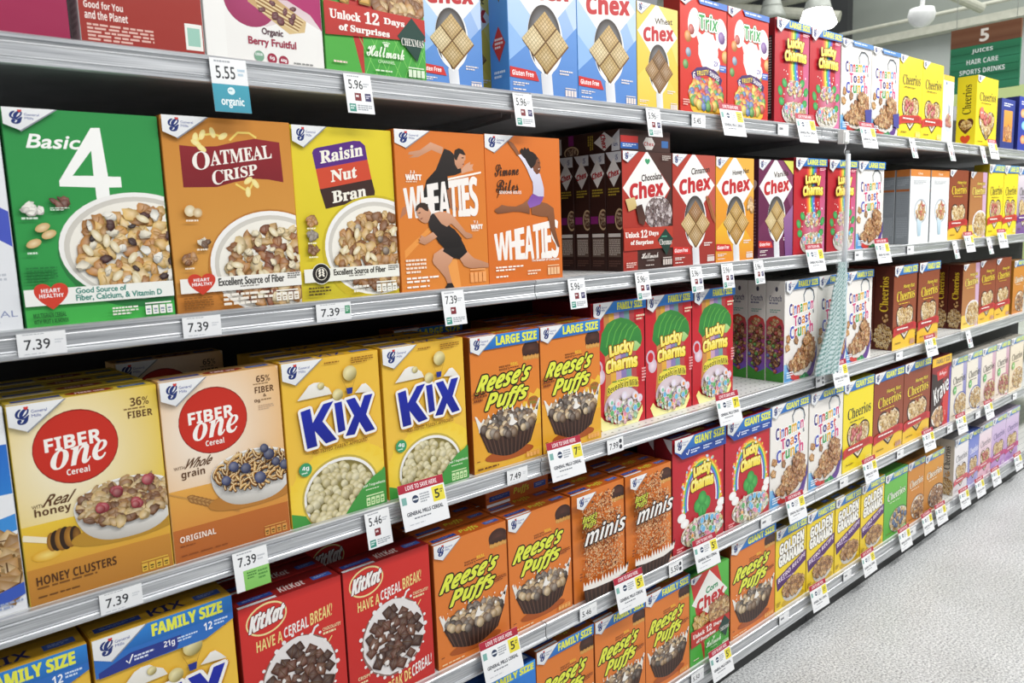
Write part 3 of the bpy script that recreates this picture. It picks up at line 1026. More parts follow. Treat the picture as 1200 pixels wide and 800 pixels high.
def reese(p, size=None, mini=False):
    top = '#de7d32'
    p.rect(0, 0, 100, 100, top, '#dc7a30' if size != 'LARGE SIZE' else '#e08a2a')
    dv = 0 if not size else 4
    # chocolate cup bitten at the corner
    p.ell(88, 11.5 + dv, 13.5, 7.2, '#3a211a', '#5a3528')
    p.poly([(74.5, 11.5 + dv), (101.5, 11.5 + dv), (101.5, 17 + dv), (75.6, 16.4 + dv)], '#4a2b20', '#2e1812')
    for i in range(9):
        p.ell(77.4 + i * 2.9, 17.2 + dv + (.5 if i % 2 else 0), 1.9, 2, '#c98a3c', '#e0b060', 10)
    p.ell(91, 22.4 + dv, 9, 3.4, top)
    if mini:
        r = p.rnd
        for i in range(1500):
            t = r.random()
            hw = 40 - 8 * t if t < .6 else 35
            u, v = 53 + r.uniform(-hw, hw), 4 + t * 76
            if u > 74 and v < 24 or u < 36 and v < 14:
                continue
            c = r.choice(['#e0a868', '#c9824a', '#a0623a', '#f2cc98', '#e8a060', '#7a4630', '#ecb884'])
            s = r.uniform(.8, 1.5)
            p.fan((u - .3, v - .2), p.ring(u, v, s, n=6, jit=.2), srgb('#f2cfa0') if c[1] > '9' else srgb(c), mix(srgb(c), (.05, .02, .01), .1))
        p.poly([(12, 100), (9, 84), (30, 88), (70, 89), (93, 86), (80, 100)], '#43291f', '#2a1710')
        for i in range(20):
            p.stroke([(10 + i * 4.2, 85.6 + math.sin(i / 19 * PI) * 3), (14 + i * 3.6, 100)], .8, '#6a4a3a' if i % 2 else '#22120c')
        r = p.rnd
        pts = [(8, 87)]
        for i in range(15):
            pts += [(9 + i * 6, 80 + r.uniform(-3, 1) + math.sin(i / 14 * PI) * 2), (12 + i * 6, 84 + math.sin(i / 14 * PI) * 2)]
        pts += [(97, 78), (94, 87), (70, 90), (30, 89)]
        p.poly(pts, '#f2ece4')
        p.on('title_lettering')
        p.text("Reese's", [(10, 19.4), (37, 18.2), (37, 24.4), (10, 25.4)], '#dfe64a', 'I', out='#2a1a10', ow=.8, shear=2)
        p.text('Puffs', [(10.5, 25.4), (35, 24.6), (35, 31), (10.5, 32)], '#dfe64a', 'I', out='#2a1a10', ow=.8, shear=2)
        p.text('minis', [(14, 31.6), (92.5, 29.4), (92.5, 45.4), (14, 46.8)], '#f6f3ee', 'I', out='#1c1512', ow=1.7, shear=4)
        p.on('front_print')
        p.fine(2, 70, 7, 78, 3, '#7a3a14')
        p.logo(35, 12.8)
        return
    if size == 'LARGE SIZE':
        p.poly([(0, 60), (10, 62), (20, 68), (30, 66.5), (42, 60), (52, 61), (60, 66), (66, 60), (72, 55), (80, 57), (88, 50), (100, 47), (100, 100), (0, 100)], '#e99a2c', '#e6ae34')
        p.poly([(66, 74), (70, 66), (66, 62), (72, 60), (74, 54), (80, 55), (84, 48), (90, 50), (96, 46), (100, 48), (100, 74)], '#eec23c', '#eab42e')
        p.ell(89, 56, 9, 4.6, '#b8662a')
        p.text('MADE WITH', (83, 52.6, 95, 54.4), '#3f6a2a', 'B')
        p.text('REAL', (83.5, 55, 94.5, 57.6), '#4f8a2a', 'B')
        p.rect(0, 92, 100, 100, '#e6b63a', '#e0a92e')
    p.text('MADE WITH', (40, 21.6 + dv * .6, 56, 23 + dv * .6), '#5a2a12', 'B')
    p.text('REAL', (57, 20.4 + dv * .6, 68, 22.8 + dv * .6), '#f2c93a', 'B')
    p.text("REESE'S", (40, 23.6 + dv * .6, 55, 25.2 + dv * .6), '#5a2a12', 'B')
    p.fine(56, 23.8 + dv * .6, 74, 25 + dv * .6, 1, '#5a2a12')
    p.on('title_lettering')
    for s, q in (("Reese's", [(9, 27.4), (86, 24.2), (85, 36), (9, 40)]), ('Puffs', [(19.5, 40.6), (80.5, 39.2), (79.5, 53), (19.5, 57)])):
        q = [(u, v + dv * .4) for u, v in q]
        p.text(s, q, '#e3ea4c', 'I', out='#20140e', ow=2.2, shear=7)
        p.up(2)
        p.text(s, q, '#e3ea4c', 'I', out='#e3ea4c', ow=.55, shear=7)
    p.on('bowl_print')
    by = 70
    p.ell(51, 91, 36, 4.6, '#a8521a')
    r = p.rnd
    spl = [(8, 70)]
    for i in range(13):
        spl += [(8 + i * 7, 57 + r.uniform(-4, 2) + abs(i - 6) * .6), (11.5 + i * 7, 63)]
    spl += [(96, 58), (93, 70)]
    p.poly([(3, 57), (6, 58), (12, 65), (16, 70), (9, 70)], '#f0ebe2')
    p.poly([(97, 54), (99, 55), (93, 66), (86, 68), (92, 60)], '#f0ebe2')
    p.poly(spl, '#f0ebe2')
    cup(p, 51, by, 42, 16, .74, 7)
    p.ell(51, by - .5, 40, 7.5, '#3a2a20')
    p.pieces(51, by - 2.6, 38.5, 8.4, 62, 4.5, PUFF, 'ball')
    for i in range(4):
        p.ell(r.uniform(14, 90), by - 5 + r.uniform(-7, 2), r.uniform(1.2, 2.6), None, '#e4ddd2', '#faf7f2', 9, jit=.2)
    for i in range(9):
        p.ell(r.uniform(4, 98), r.uniform(54, 62), r.uniform(.5, 1.1), None, '#f0ebe2', n=8)
    p.poly([(52, 66), (56, 61), (58, 66), (63, 68), (56, 70), (50, 69)], '#f4efe8')
    p.on('front_print')
    p.fine(80, 43.6, 97, 48, 3, '#7a3a14') if size != 'LARGE SIZE' else p.fine(2, 39.6, 20, 48, 3, '#7a3a14')
    p.fine(3, 90.6, 9, 92, 1, '#6a3010')
    p.facts(75, 93.4, 96, 97.6, '#f0b060', 4)
    p.fine(3.7, 96.4, 46, 98.4, 1, '#f2d0a0' if size != 'LARGE SIZE' else '#6a3a10')
    if size:
        p.banner(size, 9.6, '#3488d8')
    else:
        p.logo(35, 13)


def art_reese(p):
    reese(p)


def art_reese_large(p):
    reese(p, 'LARGE SIZE')


def art_reese_family(p):
    reese(p, 'FAMILY SIZE')


def art_reese_giant(p):
    reese(p, 'GIANT SIZE')


def art_minis(p):
    reese(p, None, True)


def art_kitkat(p):
    p.rect(0, 0, 100, 100, '#d2302a', '#c22824')
    p.rect(0, 0, 100, 5, '#b3221f', '#cf2e29')
    p.ell(25, 11.3, 19.5, 10.2, '#eedb9a', n=44, rot=-.15)
    p.ell(25, 11.3, 18, 9.0, '#cf2f29', n=44, rot=-.15)
    p.on('title_lettering')
    p.text('KitKat', [(8.5, 6.6), (42, 4), (42, 14.4), (9.5, 17.6)], '#f7f2ee', 'I', out='#5a1512', ow=1.2, out2='#f7f2ee', ow2=0, shear=3)
    p.text('KitKat', [(8.5, 6.6), (42, 4), (42, 14.4), (9.5, 17.6)], '#f7f2ee', 'I', out='#f7f2ee', ow=.5, shear=3)
    p.on('slogan_lettering')
    p.text('HAVE A', [(13.6, 24), (38.4, 22.6), (38.2, 30), (13.4, 31)], '#f2d98a', 'B')
    p.text('CEREAL', [(40, 21.8), (64.4, 19.4), (64.2, 27), (39.6, 28.6)], '#f7f2ee', 'B')
    p.text('BREAK!', [(66.2, 18.8), (89.4, 16.6), (88.4, 25), (66, 27)], '#f2d98a', 'B')
    p.on('second_slogan_lettering')
    p.text('UN BREAK DE', [(24.8, 92.4), (70, 86.6), (70, 95), (24.8, 99.6)], '#f2d98a', 'B')
    p.text('CEREAL!', [(71.6, 86), (96.6, 82.4), (96.4, 91), (71.4, 94.6)], '#f7f2ee', 'B')
    p.on('front_print')
    p.text('CHOCOLATEY', (78, 31.6, 97, 34), '#f2e0b0', 'B')
    p.fine(78, 35, 97, 37.6, 1, '#f2e0b0')
    p.text('CRISPY', (9, 77, 23, 79.4), '#f2e0b0', 'B')
    p.fine(9, 81, 24, 83.4, 1, '#f2e0b0')
    p.stroke([(87, 39), (80, 45)], 1, '#f2d98a')
    p.stroke([(22, 74), (28, 68)], 1, '#f2d98a')
    p.on('bowl_print')
    r = p.rnd
    p.ell(52.5, 58.5, 37.5, 28, '#8a6a60')
    p.ell(52.5, 58, 36, 27, '#e9e4e2', jit=.03)
    for i in range(26):
        t = 2 * PI * i / 26
        s = r.uniform(.9, 2.4)
        q = r.uniform(.98, 1.1)
        p.ell(52.5 + 36 * q * math.cos(t), 58 + 27 * q * math.sin(t), s, None, '#efeae8', n=10)
    p.stroke([(66, 34), (70, 29), (74, 28)], 2.2, '#efeae8')
    p.pieces(52.5, 58, 30, 21.5, 40, 6.2, CHOC, 'square')
    p.pieces(52.5, 60, 26, 17, 9, 2.6, ['#efe9e6'], 'flake')
    p.on('front_print')


def rainbow(p, pts_l, pts_r, cols):
    n = len(cols)
    for i, c in enumerate(cols):
        a, b = i / n, (i + 1) / n
        L = [(l[0] + (r[0] - l[0]) * a, l[1] + (r[1] - l[1]) * a) for l, r in zip(pts_l, pts_r)]
        R = [(l[0] + (r[0] - l[0]) * b, l[1] + (r[1] - l[1]) * b) for l, r in zip(pts_l, pts_r)]
        p.poly(L + R[::-1], c)


RB = ['#e0463a', '#ee8f34', '#f2dc4a', '#5ab85a', '#3f8fd8', '#7a5ab8']


def charms(p, u, v, w=1.0):
    p.on('title_lettering')
    p.up(3)
    k = p.W / p.H
    q1 = [(u - 20 * w, v + 1), (u + 20 * w, v - 1), (u + 20 * w, v + 11), (u - 19 * w, v + 12)]
    q2 = [(u - 26 * w, v + 12.4), (u + 26 * w, v + 10.6), (u + 26 * w, v + 21), (u - 26 * w, v + 22)]
    for s, q in (('Lucky', q1), ('Charms', q2)):
        p.text(s, q, '#f7ef8a', 'B', out='#7a2a12', ow=2.3, bend=1)
        p.text(s, q, '#fbf7b4', 'B', out='#f6e24a', ow=1.1, bend=1, col2='#f3d63a')
    p.on('front_print')
    p.up(3)


def mallows(p, u, v, ru, rv, n, size=3.4):
    p.pieces(u, v, ru, rv, n, size * .8, ['#d8c08a', '#c9a868', '#e6d6b0'], 'ring')
    p.pieces(u, v, ru, rv, n, size, MALLOW, 'flake')
    for i in range(n // 4):
        q = p.spots(u, v, ru * .9, rv * .9, 1)[0]
        g, c = p.rnd.choice([('\u2665', '#e58aa4'), ('\u2605', '#f0a23c'), ('\u25cf', '#6fb6e0'), ('\u2618', '#4fae5a') if False else ('\u25cf', '#63b06a')])
        p.text(g, (q[0] - size, q[1] - size * p.W / p.H, q[0] + size, q[1] + size * p.W / p.H), c, 'N', out='#fbf7f2', ow=.4)


def art_lucky_large(p):
    p.rect(0, 0, 100, 100, '#c3202c', '#b81c2c')
    p.poly([(80, 0), (100, 0), (100, 100), (76, 100), (84, 60)], '#c4305a', '#d87aa8')
    rainbow(p, [(40, 8), (38, 45), (42, 66), (34, 86)], [(72, 8), (66, 45), (74, 66), (82, 86)], RB)
    p.ell(57, 72, 30, 16, '#b83a54', '#d88aa4')
    for i in range(26):
        p.ell(p.rnd.uniform(18, 96), p.rnd.uniform(46, 80), p.rnd.uniform(.8, 1.8), None, '#fbf4f0', n=8)
    for u, v, rot in ((16, 68, .8), (20, 78, .2), (92, 66, -.8), (88, 78, -.3), (28, 60, .5), (80, 58, -.4)):
        p.ell(u, v, 8, 4, '#2f8f4a', '#5fbf6a', 16, rot=rot)
    mallows(p, 57, 64, 22, 8, 16, 4.0)
    p.on('bowl_print')
    p.bowl(56, 87, 36, 9.5, depth=13, wall='#f4efe4', rim=2)
    mallows(p, 56, 86, 33, 8.5, 40, 3.4)
    p.on('front_print')
    charms(p, 55, 17, 1.2)
    p.fine(76, 10, 96, 13, 2, '#f6d0d0')
    p.banner('LARGE SIZE', 8, '#3a7fc8')


def art_lucky_family(p):
    p.rect(0, 0, 100, 100, '#c9202c', '#c21d2a')
    rainbow(p, [(22, 8), (24, 60), (20, 80)], [(80, 8), (84, 60), (86, 80)], ['#c98a4a', '#e0a83a', '#c9a0b8', '#8a7ab0', '#6f9a9a', '#b8484a'])
    # green rolling hill shape above the name
    p.poly([(14, 36), (18, 24), (28, 17), (40, 14.5), (54, 13.5), (70, 16), (82, 20), (93, 26), (96, 33), (92, 39), (82, 40), (74, 36), (60, 36), (40, 38), (24, 42)], '#3f9440', '#2c7a34')
    for k in range(5):
        p.stroke([(26 + k * 11, 35 - k * .6), (32 + k * 12, 24), (44 + k * 11, 16 + k * 1.6)], 1.4, '#68b84c')
    p.poly([(40, 37), (60, 33), (84, 34), (93, 38), (84, 42), (60, 40)], '#b8d890', '#8fc070')
    for u, v in ((10, 50), (14, 57)):
        p.ell(u, v, 9, 6, '#c9b0c0', '#f0dce6', 18)
    p.ell(10, 50, 6, 4, '#c9202c')
    charms(p, 55, 33.4, 1.15)
    p.poly([(28, 65.4), (40, 62.6), (56, 61.4), (72, 61.4), (86, 63.4), (86, 66), (56, 64.6), (28, 68.6)], '#e6d84a')
    p.fine(36, 62.6, 80, 64.2, 1, '#2f7a34')
    p.text('Reveals in Milk', [(27, 67), (86, 65), (86, 70.5), (27, 72.5)], '#3a2a10', 'B', out='#f2e24a', ow=1.3, bend=2.4)
    p.on('bowl_print')
    p.ell(55, 83, 35, 14, '#d8c4cc', '#efe9ea')
    p.poly([(8, 92), (14, 88), (20, 92), (40, 97), (70, 97), (88, 91), (94, 87), (95, 92), (88, 98), (84, 101), (16, 101)], '#f2ea86', '#f6f0b0')
    mallows(p, 54, 87, 33, 8.6, 70, 3.6)
    for u, v, c in ((30, 78, '#6fc09a'), (55, 75, '#e6d8f0'), (76, 77, '#e6883c'), (42, 80, '#f2a0b4'), (66, 82, '#8fd0b0'), (85, 80, '#f0b8c8')):
        p.ell(u, v, 5.6, 3.4, '#d9d0dc', '#f8f4f8', 18)
        p.ell(u + 1, v + .6, 2.6, 1.7, mixhex(c, '#ffffff', .15), None, 12)
    p.on('front_print')
    p.fine(90, 56, 98, 68, 5, '#f0b0b0')
    p.fine(80, 13, 97, 18, 2, '#f6e0c0')
    p.banner('FAMILY SIZE', 8.3, '#2f86d6', u0=42, u1=92)


def art_lucky_giant(p):
    p.rect(0, 0, 100, 100, '#c4202e', '#b81d2c')
    k = p.W / p.H
    for i, c in enumerate(RB + ['#f6eef2']):
        r = 40 - i * 1.9
        pts = [(56 + r * math.cos(t), 62 + r * 1.02 * math.sin(t)) for t in [PI * (1.08 + j / 22 * .84) * 1 for j in range(23)]]
        pts = [(56 + r * math.cos(PI * (0.93 + 1.14 * j / 30)), 60 + r * .95 * math.sin(PI * (0.93 + 1.14 * j / 30))) for j in range(31)]
        p.stroke(pts, 2.3, c)
    for i in range(46):
        t = PI * (0.9 + 1.2 * p.rnd.random())
        r = p.rnd.uniform(36, 43)
        p.ell(56 + r * math.cos(t), 60 + r * .95 * math.sin(t), p.rnd.uniform(1, 2.2), None, p.rnd.choice(['#f6eef2', '#f2d24a', '#8fd0e0', '#f0a0b8']), n=8)
    for u, v in ((22, 76), (90, 76), (16, 70), (94, 70)):
        p.ell(u, v, 8, 4, '#f2ece8', '#ffffff', 16)
    for du, dv in ((-8, 0), (8, 0), (0, -5.6), (0, 5.6)):
        p.ell(56 + du, 65 + dv, 8.5, None, '#2f8f3f', '#57b85a', 18)
    p.stroke([(56, 68), (58, 78)], 2.4, '#2f8f3f')
    charms(p, 56, 29, .84)
    p.on('bowl_print')
    p.ell(56, 88, 42, 13, '#efe7da', '#f7f2ea')
    mallows(p, 56, 87, 39, 11, 72, 3.6)
    p.on('front_print')
    p.fine(3, 94, 16, 98.4, 2, '#f0b0b0')
    p.poly([(0, 10), (100, 9), (100, 17.6), (30, 18), (14, 18)], '#23489c')
    p.stroke([(21, 13.6), (23.4, 15.4), (27, 11.4)], 1.2, '#fff')
    for u in (30, 54, 78):
        p.fine(u, 12, u + 17, 16, 2, '#dfe8f8')
    p.banner('GIANT SIZE', 10, '#2f7fd0', u0=35, u1=96)


CTC_COL = ['#3a2a7a', '#c9362e', '#2f8fd0', '#e08a2a', '#3f9a4a', '#d0407a', '#4a52b0', '#e0b02a']


def crunch(p, size, tall=True):
    p.rect(0, 0, 100, 100, '#f0ece6', '#e9e4de')
    p.poly([(0, 82), (20, 84), (34, 100), (0, 100)], '#8ac0e6', '#5aa0d8')
    # curled ribbon
    p.stroke([(60, 25), (57, 16), (64, 10.5), (76, 10), (86, 13), (90, 20), (86, 28), (88, 36)], 3.4, '#3c4048')
    p.stroke([(61, 24), (58.4, 16.4), (65, 12), (76, 11.6), (85, 14.6), (88, 20), (84.4, 28), (86, 36)], 2, '#c9ccd0')
    p.on('title_lettering')
    p.up(3)

    def word(s, q, bold=1.0):
        hs = [1.0 if c in 'CTh' else .9 if c in 'ti' else .74 for c in s]
        ws = [glyphs(c, 'B')[2] * h_ + .10 for c, h_ in zip(s, hs)]
        tot = sum(ws)
        a = 0
        z0 = p.z
        for i, c in enumerate(s):
            p.z = z0 + (i % 2) * 16
            b = a + ws[i] / tot

            def at(s_, t_):
                l = [q[0][j] + (q[1][j] - q[0][j]) * s_ for j in (0, 1)]
                m = [q[3][j] + (q[2][j] - q[3][j]) * s_ for j in (0, 1)]
                return (l[0] + (m[0] - l[0]) * t_, l[1] + (m[1] - l[1]) * t_)
            e = b - .10 / tot
            qq = [at(a, 1 - hs[i]), at(e, 1 - hs[i]), at(e, 1), at(a, 1)]
            col = CTC_COL[(i * 3 + len(s)) % len(CTC_COL)]
            p.text(c, qq, col, 'B', out=col, ow=.35 * bold, out2='#ffffff', ow2=1.6)
            a = b
        p.z = z0 + 32
    word('Cinnamon', [(13, 23.5), (88, 20), (88, 31), (14, 35)])
    word('Toast', [(26, 35.6), (80, 33), (80, 43.6), (28, 46)])
    word('Crunch', [(15, 46), (88, 42.6), (88, 54.6), (16, 58)])
    p.on('front_print')
    p.up(3)
    for u, v, c in ((10, 56, '#c9893f'), (34, 60, '#a8703a'), (8, 66, '#d8a05a')):
        p.pieces(u, v, 3, 1.5, 3, 5, [c], 'square')
    p.on('bowl_print')
    p.poly([(6, 84), (30, 96), (56, 100), (80, 92), (96, 76), (99, 66), (100, 80), (90, 96), (76, 104), (30, 104)], '#3a3f8c', '#6a3a8a')
    p.poly([(12, 87), (34, 96), (50, 97), (44, 102), (20, 98)], '#c93a34')
    p.poly([(44, 98), (66, 95), (76, 100), (60, 104)], '#2f8f5a')
    p.ell(60, 99, 7, None, '#2c6a44')
    p.ell(60, 99, 3.6, None, '#4fae6a')
    p.poly([(5, 80), (12, 87.5), (30, 95), (54, 97), (78, 90), (94, 77), (99, 66), (92, 60), (84, 66), (60, 70), (30, 78)], '#f6f2ec', '#e0dad2')
    for (u, v, ru, rv, n) in ((62, 76, 30, 10, 40), (74, 68, 16, 10, 22), (40, 84, 28, 6, 26), (66, 60, 10, 5, 8)):
        p.pieces(u, v, ru, rv, n, 5.2, CINN, 'square')
    p.on('front_print')
    p.fine(3, 90, 22, 97, 3, '#e8f0f8')
    if size:
        p.banner(size, 8.6, '#2f7fd0', u0=34, u1=96)
    else:
        p.poly([(30, 0), (100, 0), (100, 5), (36, 5.4)], '#4a86c8')
        p.fine(36, 1.4, 96, 4, 1, '#dfe8f8')
        p.poly([(76, 74), (100, 72), (100, 90), (80, 88)], '#4a4a9c')
        p.logo(30, 9)


def art_crunch(p):
    crunch(p, None)


def art_crunch_large(p):
    crunch(p, 'LARGE SIZE')


def art_crunch_family(p):
    crunch(p, 'FAMILY SIZE')


def art_crunch_giant(p):
    crunch(p, 'GIANT SIZE')


def woven(p, cu, cv, ru, rv, cols=('#c99a50', '#dcb878', '#e6c88e', '#b98a44')):
    """one puffed square of woven cereal standing on its corner: four cushions with a mesh pattern"""
    T, R, B, L = (cu, cv - rv), (cu + ru, cv), (cu, cv + rv), (cu - ru, cv)
    p.poly([(cu + 1.5, cv - rv + 1), (cu + ru + 1, cv + 1), (cu + 1, cv + rv + 1.6), (cu - ru + 1, cv + 1.4)], '#7a5428')

    def lerp(a, b, t):
        return (a[0] + (b[0] - a[0]) * t, a[1] + (b[1] - a[1]) * t)
    quads = [(T, lerp(T, R, .5), (cu, cv), lerp(T, L, .5)), (lerp(T, R, .5), R, lerp(R, B, .5), (cu, cv)),
             (lerp(T, L, .5), (cu, cv), lerp(L, B, .5), L), ((cu, cv), lerp(R, B, .5), B, lerp(L, B, .5))]
    for i, q in enumerate(quads):
        c = srgb(cols[i])
        ctr = (sum(x[0] for x in q) / 4, sum(x[1] for x in q) / 4)
        p.fan(ctr, list(q), mix(c, (1, 1, .9), .25), [mix(c, (.1, .05, .01), d) for d in (.15, .1, .35, .2)])
        hx = '#%02x%02x%02x' % tuple(int(255 * (x * .55) ** (1 / 2.2)) for x in c)
        for k in range(1, 6):
            t = k / 6
            p.stroke([lerp(q[0], q[1], t), lerp(q[3], q[2], t)], ru * .022, hx)
            p.stroke([lerp(q[0], q[3], t), lerp(q[1], q[2], t)], ru * .022, hx)
    p.stroke([lerp(T, L, .5), lerp(R, B, .5)], ru * .05, '#6a4a20')
    p.stroke([lerp(T, R, .5), lerp(L, B, .5)], ru * .05, '#6a4a20')


def chex(p, bg, bg2, word, corner, diamond='#f4f2ee', gluten=True, light=False, big=False, cols=None, wc='#3a2620'):
    p.rect(0, 0, 100, 100, bg, bg2)
    p.poly([(0, 70), (46, 48), (62, 60), (100, 84), (100, 100), (0, 100)], corner, bg2)
    p.poly([(100, 0), (100, 55), (50, 0)], mixhex(bg, '#ffffff', .14))
    if light:
        p.poly([(0, 26), (48, 52), (48, 100), (0, 100)], '#b8d2f0', '#9cc0ea')
        p.poly([(48, 78), (100, 48), (100, 100), (0, 100), (0, 76), (24, 66)], '#6496d8', '#5486cc')
        p.poly([(0, 52), (25, 66), (0, 78)], '#90b8e8')
    p.poly([(48, -2), (98.5, 27), (50, 57), (1, 27)], diamond, '#eceae6')
    p.on('title_lettering')
    p.up(2)
    p.on('variety_lettering')
    p.text(word, [(43, 12.4), (86, 9.4), (86, 15), (43, 18)], wc, 'N', out=wc, ow=.3)
    p.on('title_lettering')
    p.text('Chex', [(15.5, 22.8), (88, 16.6), (88, 30.4), (15.5, 36)], '#c0272c', 'B', out='#c0272c', ow=.9)
    p.on('bowl_print')
    p.up(2)
    k = p.W / p.H
    p.poly([(44, 84), (60, 84), (62, 101), (46, 101)], '#cfd0d4', '#e6e7ea', horiz=True)
    p.ell(52, 60, 26, 24, '#e9eaec', n=40)
    p.ell(51, 59.4, 24.4, 22.6, '#34281f', '#b9bcc0', n=40)
    p.poly([(31, 66), (52, 86), (74, 64), (70, 76), (60, 84), (46, 84), (36, 77)], '#f2f0ea')
    woven(p, 52, 62, 34, 21, cols or ('#c99a50', '#dcb878', '#e6c88e', '#b98a44'))
    p.on('front_print')
    p.up(2)
    if gluten:
        p.poly([(0, 82), (36, 83.4), (41, 90), (0, 89)], '#cf2f2a')
        p.text('Gluten Free', (3, 84, 33, 87.6), '#fff', 'B')
    p.fine(4, 92, 26, 95, 2, '#f0e6e0')
    p.fine(72, 80, 92, 84, 2, '#f0e6e0')
    p.fine(4, 96.4, 30, 98, 1, '#f0e6e0')
    p.facts(80, 92, 98, 98, '#e8ddd8', 4)
    p.logo(32.5, 11)


def mixhex(a, b, t):
    f = lambda h: [int(h[i:i + 2], 16) for i in (1, 3, 5)]
    return '#%02x%02x%02x' % tuple(int(x + (y - x) * t) for x, y in zip(f(a), f(b)))


def art_chex_cinnamon(p):
    chex(p, '#b33a2a', '#9c2f26', 'Cinnamon', '#a83428', cols=('#a8743a', '#d8b478', '#e0bf84', '#c09a60'))
    for i in range(3):
        p.stroke([(78 + i * 4, 37 + i * 2), (94 + i * 3, 58 + i * 2)], 5, '#8a4a2a' if i % 2 else '#a8643a')


def art_chex_honey(p):
    chex(p, '#eba52a', '#e08c28', 'Honey Nut', '#f2c62e', cols=('#cfa24c', '#dcb060', '#e3bc70', '#c8963c'))
    p.pieces(90, 46, 6, 6, 7, 6, ['#dfb070', '#c98a4c', '#e6c08a'], 'flake')


def art_chex_vanilla(p):
    chex(p, '#6d1f4c', '#5c1a44', 'Vanilla', '#7a2a58', cols=('#d0a95c', '#dfc080', '#e6cc92', '#c9a050'))
    p.poly([(72, 60), (100, 46), (100, 100), (78, 100)], '#9a6a9a', '#7a4a86')
    p.poly([(70, 0), (100, 0), (100, 14)], '#d8d860')


def art_chex_rice(p):
    chex(p, '#b2cbee', '#7aa4de', 'Rice', '#92b6e6', light=True, cols=('#d2b070', '#dcc088', '#e6cf9c', '#c8a866'), wc='#4a5a6a')


def art_chex_wheat(p):
    chex(p, '#e9cd5a', '#e6c648', 'Wheat', '#f0d866', gluten=False, cols=('#8a6236', '#a87c48', '#b58a54', '#9a7040'), wc='#5a4a30')


def art_chex_choc(p):
    p.rect(0, 0, 100, 100, '#b33628', '#a63024')
    p.poly([(49, 0), (100, 0), (100, 100), (28, 100), (28, 82), (60, 64), (98, 30)], '#4a2a22', '#3c211b')
    p.poly([(48.8, -1), (96, 30.3), (50, 61.5), (1, 30.4)], '#f4f2ee', '#ebe8e4')
    p.on('title_lettering')
    p.up(2)
    p.on('front_print')
    p.text('\u2665', (45, 5.6, 55, 10.6), '#3f9a6a', 'N')
    p.on('variety_lettering')
    p.text('Chocolate', [(37.9, 19.4), (79, 16.6), (79, 22.2), (37.7, 25)], '#3a2620', 'N', out='#3a2620', ow=.3)
    p.on('title_lettering')
    p.text('Chex', [(14.6, 27), (81.4, 22.4), (81.4, 36), (14.9, 40.4)], '#c0272c', 'B', out='#c0272c', ow=.9)
    p.on('bowl_print')
    p.up(2)
    p.ell(72, 52, 28, 15, '#b9a8a4')
    p.ell(72, 52, 26.6, 14.2, '#efe9e6')
    p.pieces(72, 52, 25, 12.6, 70, 4, ['#a8989c', '#7a666a', '#c9bcbe', '#5a4448'], 'square')
    p.poly([(4, 40), (22, 38), (27, 47), (10, 50)], '#d9c28a', '#c9ac6a')
    p.poly([(24, 46), (36, 44), (44, 56), (40, 62), (30, 60)], '#3c211b', '#5a3428')
    p.on('front_print')
    p.up(2)
    p.poly([(0, 64), (100, 63.4), (100, 82.4), (0, 83)], '#b93a28', '#b03424')
    for s, q in (('Unlock', (3, 67.6, 30, 72)), ('12', (33, 66, 46, 72.4)), ('Days', (49, 67.2, 69, 71.8)), ('of Surprises', (13, 74.6, 58, 79))):
        p.text(s, q, '#f8f0ea', 'S', out='#f8f0ea', ow=.25)
    p.poly([(67, 75), (84, 65.4), (100, 74.6), (86, 89)], '#1c3a30')
    p.text('Chexmas', (71, 74.6, 97, 79.6), '#e8e4dc', 'S')
    p.fine(76, 71.8, 92, 73.4, 1, '#5fb894')
    p.text('Hallmark', (34, 85.8, 68, 90.4), '#e8dfd8', 'C', out='#e8dfd8', ow=.15)
    p.text('CHANNEL', (44, 91.4, 60, 93), '#cfc2ba', 'N')
    p.fine(42, 96, 66, 97.6, 1, '#cfc2ba')
    p.facts(78, 90.6, 98, 97.4, '#cfc2ba', 4)
    p.fine(4, 93, 24, 98, 3, '#e6c8be')
    p.fine(78, 2.4, 96, 7, 3, '#cfc2ba')
    p.logo(29, 9.3)


